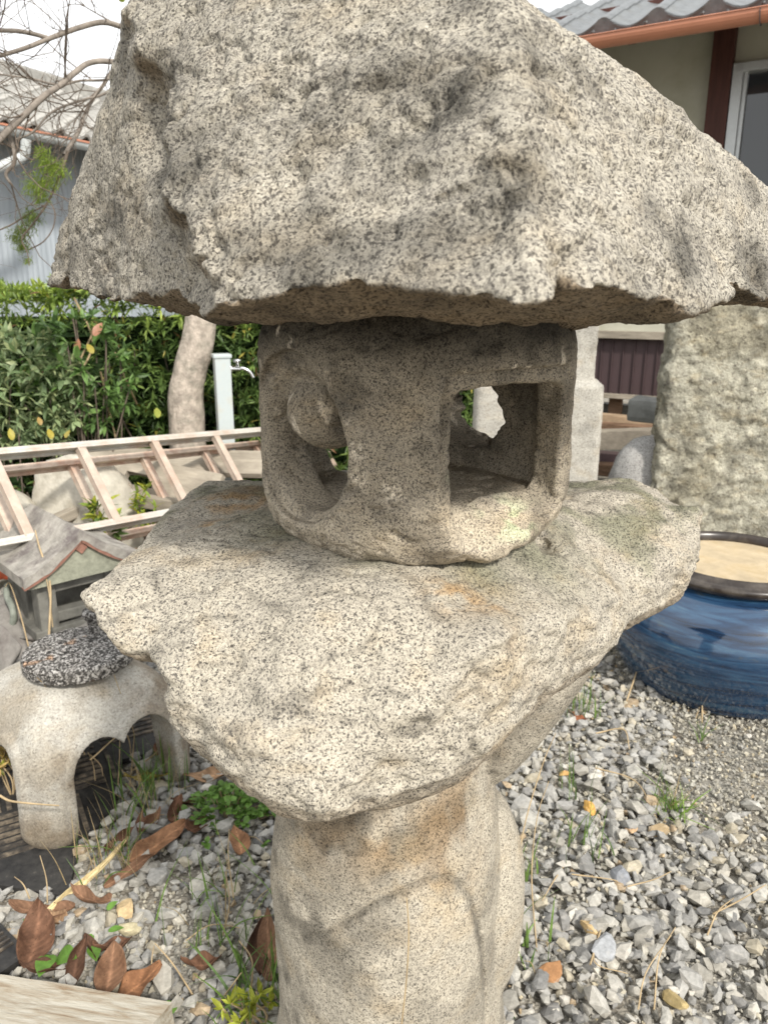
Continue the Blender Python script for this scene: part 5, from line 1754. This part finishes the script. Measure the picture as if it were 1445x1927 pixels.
cs, ds, ls, cc = map(np.array, (cs, ds, ls, cc))
o = scatter('needles', [leaf_t(1, .16, .3, .25, 3), leaf_t(1, .12, .3, -.2, 3)], cs, frames(ds), ls, cc, M['leaf']); sub(o, con); tag(o, kind='stuff')

# ================================================================ standpipe tap
b0 = at(417, 672, 3.60)
tap = empty('standpipe', (float(b0[0]), float(b0[1]), 0), .35)
tag(tap, 'pale square water standpipe with a chrome tap beside the tree trunk', 'standpipe')
zt_ = float(b0[2])
box_obj('post', (0, 0, zt_ / 2), (.072, .072, zt_), M['vinyl'], tap, None, .006)
box_obj('post_cap', (0, 0, zt_ + .006), (.084, .084, .018), M['vinyl'], tap, None, .005)
lathe('tap_collar', [(0.001, 0), (.018, 0), (.018, .012), (.011, .014), (.011, .05), (.001, .05)], M['chrome'], tap, 20).rotation_euler = (0, math.radians(90), -.3)
tap.children[-1].location = (.036, 0, zt_ - .055)
o = lathe('tap_handle', [(.001, 0), (.008, 0), (.008, .02), (.022, .022), (.022, .034), (.001, .036)], M['chrome'], tap, 20); o.location = (.070, -.010, zt_ - .045)
tube_obj('spout', [(.06, -.008, zt_ - .055), (.09, -.016, zt_ - .052), (.12, -.025, zt_ - .066), (.138, -.030, zt_ - .095)], [.009, .009, .008, .008], M['chrome'], tap, 10)

# ================================================================ dead leaves
def dead_leaf(px, py, L, W, rz, tilt, roll, curl, cup, col, label, lift=.018, wav=.5, seed=0):
    n, m = 26, 12
    r = np.random.RandomState(seed + 11)
    V = []
    for i in range(n + 1):
        t = i / n
        w = W * (math.sin(math.pi * (t * .96 + .02)) ** .75) * (1.08 - .35 * t)
        for j in range(m + 1):
            s = (j / m - .5) * 2
            ang = cup * s
            x = w / 2 * (math.sin(ang) / cup if abs(cup) > .01 else s)
            z = w / 2 * (1 - math.cos(ang)) / max(abs(cup), .01) * (1 if cup > 0 else -1)
            z += curl * L * (t - .45) ** 2 + .012 * abs(s) * math.sin(t * 9 + s * 2 + seed) * wav
            V.append((x * (1 + .05 * math.sin(t * 9 + seed) * abs(s)) + .06 * L * math.sin(t * 2.6 + seed), (t - .5) * L, z))
    V = np.array(V)
    V[:, 2] += .020 * wav * perlin(V * 24, seed)
    V[:, 0] += .008 * wav * perlin(V * np.array([0, 30, 0]) + seed, seed + 3)
    Q = [(i * (m + 1) + j, i * (m + 1) + j + 1, (i + 1) * (m + 1) + j + 1, (i + 1) * (m + 1) + j) for i in range(n) for j in range(m)]
    p = atz(px, py, lift)
    R = Euler((tilt, roll, rz)).to_matrix()
    Vr = V @ np.array(R).T
    up = max(0.004, -(Vr[:, 2].min()) + .022)
    tt = np.repeat(np.linspace(0, 1, n + 1), m + 1); ss = np.tile(np.linspace(-1, 1, m + 1), n + 1)
    vein = np.exp(-(((tt * 8 - np.abs(ss) * 1.6) % 1 - .5) / .16) ** 2) * .35
    blot = .35 * fbm(V * np.array([1, 1, .3]) + seed, 26, 3, seed)
    c = np.tile(np.array(col), (len(V), 1)) * (1 + vein + blot)[:, None] * (1 + .6 * np.exp(-(ss / .10) ** 2))[:, None]
    root = link('dead_leaf', np_mesh('dead_leaf', V, np.array(Q), True, None, c), M['dead'], None, (p[0], p[1], up), (tilt, roll, rz))
    sm = root.modifiers.new('thickness', 'SOLIDIFY'); sm.thickness = .0006
    tag(root, label, 'dead leaf', 'fallen leaves on the gravel')
B1, B2, B3, B4 = (.13, .070, .046), (.185, .108, .070), (.08, .044, .030), (.28, .185, .118)
DL = [
 (378, 1414, .07, .045, 1.0, .5, .3, 1.2, 1.2, B1, 'curled red brown leaf against the lower edge of the slab, by the rear stool leg'),
 (278, 1474, .15, .055, 1.9, .2, .3, .5, .8, (.36, .30, .09), 'long olive yellow dead leaf at the foot of the right stool leg'),
 (394, 1466, .17, .060, 1.62, .15, -.3, .3, .8, B4, 'long tan leaf lying across the gravel between stool and slab'),
 (455, 1470, .09, .055, 2.3, .3, .2, .6, 1.0, B2, 'small brown leaf half under the slab, right of the long tan one'),
 (330, 1538, .10, .07, .3, .6, .5, .9, 1.3, B1, 'crumpled dark red brown leaf in the middle of the leaf pile'),
 (287, 1553, .085, .06, -.4, .7, .2, 1.0, 1.2, B2, 'cupped reddish leaf at the left of the leaf pile'),
 (368, 1568, .10, .075, 2.7, .5, -.3, .8, 1.1, B1, 'crumpled brown leaf with pale veins beside the green clover'),
 (448, 1596, .085, .07, .4, .9, .1, .5, .7, (.235, .13, .075), 'spotted tan brown leaf standing on the gravel below the clover'),
 (300, 1595, .19, .085, -.9, .25, .25, .3, .7, (.235, .13, .075), 'large tan brown leaf with dark spots below the leaf pile'),
 (245, 1650, .15, .035, -.85, .2, .5, .2, .6, B2, 'narrow brown leaf curving down left from the large spotted leaf'),
 (228, 1590, .10, .05, -.7, .4, .4, .6, 1.0, B1, 'folded brown leaf among the dry grass by the front stool leg'),
 (80, 1722, .17, .070, 1.75, .2, .2, .4, .7, B2, 'broad brown leaf at the left below the rubber mat'),
 (168, 1706, .12, .060, 1.5, .35, .3, .8, 1.1, B2, 'curled brown leaf right of the broad one below the mat'),
 (62, 1775, .17, .11, .25, .5, .3, .5, .9, B1, 'large crumpled dark brown leaf beside the small mat corner'),
 (108, 1738, .07, .05, 1.0, .2, .1, .5, .8, B4, 'small tan leaf on top of the crumpled dark leaf'),
 (212, 1793, .10, .065, 2.2, .5, .3, .6, .9, B1, 'dark brown pointed leaf right of the green vine leaves'),
 (150, 1830, .12, .06, .1, .7, .3, .6, 1.3, B3, 'dark rolled leaf standing by the beam, left one'),
 (185, 1800, .11, .05, 1.2, .3, .4, .6, 1.0, B3, 'dark leaf behind the green vine leaves'),
 (208, 1842, .115, .085, .3, .95, .2, .4, .8, B2, 'upright tan brown leaf leaning on the beam'),
 (266, 1862, .12, .085, -1.0, .7, .0, .4, .6, (.235, .12, .065), 'smooth rust coloured leaf behind the end of the beam'),
 (80, 1835, .11, .06, 1.6, .3, .2, .5, 1.0, B3, 'dark brown leaf wedged above the beam at the left'),
 (378, 1824, .10, .055, 1.9, .45, .3, .6, .9, B1, 'red brown leaf in the grass left of the column'),
 (488, 1800, .13, .06, .25, .9, .5, .5, .9, B3, 'dark brown folded leaf beside the column'),
 (512, 1802, .16, .06, .1, 1.1, -.3, .4, .6, B2, 'tall spotted brown leaf leaning against the left side of the column'),
 (540, 1550, .08, .05, .8, .4, .2, .6, .9, B1, 'small brown leaf under the slab tip left of the column'),
 (345, 1520, .08, .05, 2.0, .4, .3, .8, 1.1, B3, 'small dark curled leaf at the top of the leaf pile'),
 (262, 1560, .07, .045, .2, .5, .5, .8, 1.1, B1, 'little curled leaf beside the black mat edge'),
 (1088, 1356, .06, .035, .9, .4, .2, .8, .9, (.24, .09, .05), 'small red brown leaf in the grass right of the column top'),
 (925, 1908, .05, .03, .9, .5, .2, .8, .9, (.26, .09, .05), 'rust brown leaf scrap at the lower right foot of the column'),
 (298, 1418, .06, .04, .9, .5, .2, .8, .9, B1, 'curled red brown leaf beneath the stool near its right leg'),
]
for i, d in enumerate(DL):
    dead_leaf(d[0], d[1], d[2] * .74, d[3] * .78, d[4], d[5] * .5, d[6] * .8, d[7] * 1.3, d[8] * 1.1, d[9], d[10], seed=i)
dead_leaf(158, 1664, .23, .022, -.55, .1, .5, .1, .9, (.52, .44, .26), 'long pale straw coloured husk blade beside the mat edge', seed=51)

# ================================================================ grass, stems and weeds
def blades(paths_spec, name, mat, label, cat, cols=None, flat_=True):
    """thin ribbon blades with a little thickness across, one mesh"""
    Vs, Qs, Cs, off = [], [], [], 0
    for P, w, col in paths_spec:
        P = spline(P, 5); n = len(P)
        T = np.gradient(P, axis=0); T /= np.linalg.norm(T, axis=1)[:, None] + 1e-9
        a = RS.uniform(0, 2 * math.pi)
        side = np.cross(T, np.array([math.cos(a), math.sin(a), .15])); side /= np.linalg.norm(side, axis=1)[:, None] + 1e-9
        up = np.cross(side, T)
        ww = w * np.clip(1.15 - np.linspace(0, 1, n) ** 1.5, .08, 1)
        V = np.stack([P - side * ww[:, None] / 2 + up * ww[:, None] * .18, P, P + side * ww[:, None] / 2 + up * ww[:, None] * .18], 1).reshape(-1, 3)
        i = np.arange(n - 1)[:, None] * 3
        Q = np.concatenate([np.stack([i[:, 0], i[:, 0] + 1, i[:, 0] + 4, i[:, 0] + 3], 1), np.stack([i[:, 0] + 1, i[:, 0] + 2, i[:, 0] + 5, i[:, 0] + 4], 1)])
        Vs.append(V); Qs.append(Q + off); Cs.append(np.tile(np.array(col), (len(V), 1))); off += len(V)
    V = np.concatenate(Vs)
    base = V.mean(0); base[2] = 0
    me = np_mesh(name, V - base, np.concatenate(Qs), True, None, np.concatenate(Cs))
    o = link(name, me, mat, None, tuple(base))
    tag(o, label, cat)
    return o
GR, GD, DR = (.16, .26, .06), (.10, .17, .05), (.40, .31, .17)
def tuft(px, py, n, h, label, mix=(.6, .2, .2), spread=.5, w=.0045, r0=.02, cols=(GR, GD, DR)):
    c = atz(px, py, .01)
    sp_ = []
    for _ in range(n):
        a = RS.uniform(0, 2 * math.pi); L = h * RS.uniform(.45, 1.15); s = abs(RS.normal(0, spread))
        b0 = c + np.array([RS.normal(0, r0), RS.normal(0, r0), 0])
        d = np.array([math.cos(a) * s, math.sin(a) * s, 1.0]); d /= np.linalg.norm(d)
        p1 = b0 + d * L * .5; p2 = b0 + d * L * .95 + np.array([math.cos(a), math.sin(a), 0]) * L * .25 * s - np.array([0, 0, .12 * L * s])
        col = cols[RS.choice(3, p=mix)]
        sp_.append(([b0, p1, p2], w * RS.uniform(.6, 1.2) * (.5 if col == DR else 1), np.array(col) * RS.uniform(.8, 1.25)))
    return blades(sp_, 'grass_tuft', M['leaf'], label, 'grass tuft')
tuft(1262, 1530, 60, .10, 'bright yellow green grass tuft on the right gravel', (.7, .1, .2), .9, .0038, .018, ((.26, .40, .08), GD, DR))
tuft(1100, 1345, 34, .13, 'green grass tuft beside the column top at the foot of the slab', (.45, .35, .2), .4, .0035, .03)
tuft(272, 1530, 46, .17, 'mixed green and dry grass tuft by the right stool leg', (.40, .2, .4), .45, .004, .05)
tuft(205, 1630, 44, .16, 'dry grass tuft with green blades beside the front stool leg', (.3, .1, .6), .45, .004, .035)
tuft(300, 1480, 26, .18, 'thin upright green grass against the right stool leg', (.7, .2, .1), .2, .0045, .03)
tuft(410, 1760, 22, .16, 'sparse green grass on the gravel left of the column', (.6, .2, .2), .6, .004, .05)
tuft(500, 1890, 50, .18, 'green grass tuft at the lower left foot of the column', (.65, .25, .1), .5, .005, .05)
tuft(440, 1690, 14, .18, 'a few arching green blades in the middle of the left gravel', (.7, .2, .1), .9, .004, .06)
tuft(990, 1655, 12, .10, 'small green grass blades against the right side of the column', (.6, .3, .1), .4, .006, .015)
tuft(1000, 1790, 12, .10, 'green blades on the gravel just right of the column lobe', (.7, .2, .1), .7, .005, .03)
tuft(1095, 1600, 14, .12, 'thin upright green blades right of the column among grey stones', (.6, .3, .1), .3, .004, .03)
tuft(1080, 1500, 10, .13, 'few green blades beside the bright orange pebble', (.7, .3, .0), .3, .004, .02)
tuft(1315, 1395, 10, .09, 'short sparse blades on the fine grit before the pot', (.6, .3, .1), .9, .003, .006)
tuft(540, 1490, 10, .16, 'thin dry stalks below the slab tip', (.2, .2, .6), .3, .003, .03)
# dry stalks and twigs
def stalk(name, pts, r, label, mat='dry'):
    P = [atz(px, py, z) for px, py, z in pts]
    base = np.array([P[0][0], P[0][1], 0])
    V, Q = tubes([(spline([p - base for p in P], 6), np.linspace(r, r * .5, len(spline(P, 6))))], 5)
    o = link(name, np_mesh(name, V, Q), M[mat], None, tuple(base)); tag(o, label, 'dry stalk')
STK = [
 ([(970, 1680, .01), (985, 1560, .06), (1020, 1440, .14), (1045, 1380, .20)], .0020, 'long thin dry stalk rising from the right side of the column'),
 ([(1010, 1790, .01), (1000, 1650, .10), (1010, 1540, .16), (1032, 1470, .22)], .0016, 'thin brown stalk crossing the gravel just right of the column'),
 ([(1175, 1330, .01), (1210, 1220, .10), (1208, 1165, .18)], .0028, 'pale forked dry twig leaning on the blue pot, left one'),
 ([(1180, 1200, .12), (1205, 1225, .10), (1218, 1260, .05), (1219, 1298, .02)], .0022, 'pale curved dry twig touching the left side of the blue pot'),
 ([(1320, 1360, .01), (1322, 1300, .06), (1332, 1242, .12)], .0024, 'upright dry twig in front of the blue pot'),
 ([(1308, 1352, .01), (1318, 1325, .03), (1330, 1302, .05)], .0018, 'short crossing twig in front of the blue pot'),
 ([(1120, 1380, .03), (1172, 1372, .04), (1184, 1410, .02)], .0024, 'bent pale straw on the gravel below the slab'),
 ([(1120, 1445, .03), (1195, 1470, .03), (1235, 1540, .02)], .0020, 'brown curved stalk running to the bright grass tuft'),
 ([(1110, 1815, .03), (1130, 1750, .03), (1118, 1810, .03), (1180, 1832, .03)], .0018, 'thin straw bent at the middle of the right gravel'),
 ([(1230, 1900, .02), (1240, 1800, .05), (1270, 1745, .06)], .0016, 'dark thin stalk near the bottom of the right gravel'),
 ([(1200, 1900, .02), (1215, 1830, .05), (1262, 1760, .07)], .0016, 'second dark thin stalk crossing the first near the bottom'),
 ([(1340, 1720, .03), (1390, 1695, .05), (1440, 1665, .06)], .0020, 'pale straw at the right edge of the gravel'),
 ([(1330, 1760, .02), (1350, 1715, .04), (1380, 1690, .05)], .0018, 'short branching straw beside the one at the right edge'),
 ([(1075, 1645, .03), (1150, 1655, .03), (1165, 1662, .02)], .0016, 'thin straw lying flat on the grey stones'),
 ([(1180, 1668, .03), (1230, 1655, .04), (1262, 1640, .04)], .0016, 'thin brown straw right of the flat one'),
 ([(1060, 1630, .02), (1040, 1660, .03), (1020, 1695, .02)], .0018, 'straw slanting down beside the column'),
 ([(92, 1220, .20), (95, 1100, .34), (75, 1030, .44), (67, 998, .48)], .0040, 'tall pale dry stalk standing before the shrine roof'),
 ([(100, 1180, .22), (88, 1090, .36), (62, 1055, .38), (40, 1050, .36)], .0022, 'thin bent stalk beside the tall pale one'),
 ([(60, 1240, .12), (40, 1160, .24), (20, 1100, .32), (10, 1105, .34)], .0026, 'dry stalk arching at the left edge before the boulder'),
 ([(0, 1497, .20), (20, 1507, .19), (60, 1512, .18), (112, 1516, .17)], .0030, 'pale straw poking in front of the front stool leg from the left'),
 ([(170, 1430, .14), (235, 1380, .16), (250, 1440, .02)], .0022, 'bent dry stalk crossing the stool arch'),
 ([(245, 1480, .02), (252, 1400, .10), (250, 1370, .16), (215, 1270, .36)], .0018, 'long thin stalk rising in front of the stool arch'),
 ([(222, 1490, .02), (226, 1400, .12), (222, 1300, .26), (212, 1240, .36)], .0016, 'fine stalk in front of the stool up to the stone disc'),
 ([(160, 1420, .12), (130, 1345, .22), (85, 1290, .34), (70, 1275, .38)], .0016, 'fine arching stalk across the front of the stool'),
 ([(250, 1450, .02), (290, 1420, .06), (330, 1380, .14), (362, 1362, .18)], .0022, 'straw leaning against the right stool leg'),
 ([(170, 1420, .10), (190, 1440, .06), (194, 1460, .03)], .0020, 'short curved straw under the stool arch'),
 ([(180, 1470, .02), (176, 1440, .06), (166, 1415, .09)], .0018, 'short straight straw under the stool arch'),
 ([(60, 1700, .02), (45, 1665, .05), (28, 1650, .05)], .0018, 'thin hooked stalk on the rubber mat'),
 ([(90, 1700, .02), (88, 1655, .05), (76, 1610, .08)], .0016, 'thin seed stalk standing on the rubber mat'),
 ([(440, 1690, .04), (430, 1610, .10), (432, 1560, .15)], .0016, 'thin dry stalk on the left gravel'),
 ([(380, 1900, .01), (330, 1820, .05), (292, 1775, .08)], .0020, 'long straw slanting over the gravel above the beam end'),
 ([(290, 1850, .02), (286, 1810, .05), (290, 1780, .07)], .0018, 'short upright straw near the beam end'),
 ([(420, 1760, .02), (432, 1700, .07), (425, 1640, .10)], .0018, 'upright pale straw on the left gravel'),
 ([(470, 1890, .02), (475, 1810, .08), (450, 1770, .11)], .0020, 'straw rising in the grass by the column foot'),
 ([(410, 1890, .02), (440, 1850, .10), (455, 1830, .12)], .0018, 'bent straw in the lower left grass'),
 ([(350, 1770, .03), (400, 1740, .05), (470, 1750, .03)], .0015, 'thin straw lying across the left gravel'),
]
for pts, r, lab in STK: stalk('dry_stalk', pts, r, lab)
# the thin stalk in front of the column
P = [at(765, 1690, .55) , at(769, 1760, .552), at(764, 1850, .56), at(755, 1935, .57), at(752, 1990, .58)]
V, Q = tubes([(spline(P, 5), np.linspace(.0006, .0009, len(spline(P, 5))))], 5)
P_b = P[-1]
low = [P_b, np.array([P_b[0] - .002, P_b[1] + .02, .3]), np.array([P_b[0], P_b[1] + .03, .01])]
V2_, Q2_ = tubes([(spline(low, 5), .0010)], 5)
V, Q = np.concatenate([V, V2_]), np.concatenate([Q, Q2_ + len(V)])
o = link('dry_stalk', np_mesh('dry_stalk', V, Q), M['dry']); tag(o, 'fine reddish stalk standing right in front of the column', 'dry stalk')
# clover clump
c = atz(428, 1530, .02)
n = 130
q = RS.normal(size=(n, 3)) * np.array([.052, .040, .0]) ; q[:, 2] = RS.uniform(.01, .075, n) * np.exp(-((q[:, 0] / .07) ** 2 + (q[:, 1] / .06) ** 2))
cen = c + q
cc_, dd_, LL_ = rosettes(cen, 4, np.tile(np.array([0, -.1, .35]), (n, 1)), .017, .9)
dd_[:, 2] = np.abs(dd_[:, 2]) * .5
col = np.array([.115, .215, .04]) * RS.uniform(.7, 1.35, (len(cc_), 1))
cl = empty('clover', (float(c[0]), float(c[1]), 0)); tag(cl, 'bright green clover clump on the gravel below the slab', 'clover')
o = scatter('leaves', [leaf_t(1, .85, .1, .15, 3, .2)], cc_, frames(dd_), LL_, col, M['leaf']); sub(o, cl); tag(o, kind='stuff')
V, Q = tubes([(np.array([c + np.array([q_[0] * .5, q_[1] * .5, -.02]), c + q_ * .8, c + q_]), .0010) for q_ in q[:110]], 4)
o = link('stem', np_mesh('stem', V, Q), M['dry']); sub(o, cl); tag(o, kind='stuff')
# vine leaves
for i, (px, py, s, rz, lab) in enumerate([(124, 1797, .060, 1.2, 'green heart shaped vine leaf near the beam, right of the narrow one'), (85, 1812, .060, .1, 'narrow green vine leaf left of the heart shaped one'), (178, 1790, .042, .5, 'small green vine leaf on the grey stones'),
      (219, 1747, .028, 1.9, 'tiny green vine leaf right of the small one'), (50, 1731, .020, .3, 'tiny lime leaf on the broad brown leaf'), (211, 1703, .024, 2.2, 'tiny lime green leaf beside the peach pebble'), (310, 1902, .05, -.6, 'green leaf poking out beside the end of the beam'), (165, 1770, .03, -.4, 'small half hidden green leaf between vine leaves')]):
    V, Q = leaf_t(1, .72, .10, .18, 6, 1.6)
    p = atz(px, py, .035)
    me = np_mesh('vine_leaf', (V - np.array([0, .5, 0])) * s, Q, True, None, np.tile(np.array((.15, .30, .05)), (len(V), 1)))
    o = link('vine_leaf', me, M['leaf'], None, tuple(p), (.35 + .2 * RS.normal(), .25 * RS.normal(), rz + math.pi)); tag(o, lab, 'leaf', 'green vine leaves')
# yellow green succulent at the left edge
def sprig(px, py, Y, n, size, col, label, name):
    c = at(px, py, Y)
    root = empty(name, (float(c[0]), float(c[1]), 0)); tag(root, label, 'plant')
    cen = c + RS.normal(size=(n, 3)) * np.array(size)
    a, d, L = rosettes(cen, 8, np.tile(np.array([.2, -.3, .5]), (n, 1)), .022, .8)
    cl_ = np.array(col) * RS.uniform(.6, 1.3, (len(a), 1))
    o = scatter('leaves', [leaf_t(1, .38, .25, -.3, 3)], a, frames(d), L, cl_, M['leaf']); sub(o, root); tag(o, kind='stuff')
    V, Q = tubes([(spline([c * np.array([1, 1, 0]), (c * np.array([1, 1, .5])) + RS.normal(0, .02, 3), e], 4), .002) for e in cen[:8]], 5)
    o = link('stem', np_mesh('stem', V, Q), M['dry']); sub(o, root); tag(o, kind='stuff')
sprig(8, 1392, 1.62, 26, (.030, .03, .030), (.26, .27, .045), 'yellow green curly succulent sprig at the left edge before the stool', 'succulent')
sprig(30, 1408, 1.62, 12, (.010, .02, .012), (.42, .30, .10), 'straw yellow withered rosette just below the green sprig', 'succulent')
sprig(465, 1892, .98, 10, (.018, .015, .012), (.35, .38, .05), 'small yellow green weed in the grass at the bottom, left of the column', 'weed')
sprig(948, 1905, 1.05, 3, (.004, .004, .003), (.14, .28, .06), 'tiny green seedling at the right foot of the column', 'weed')
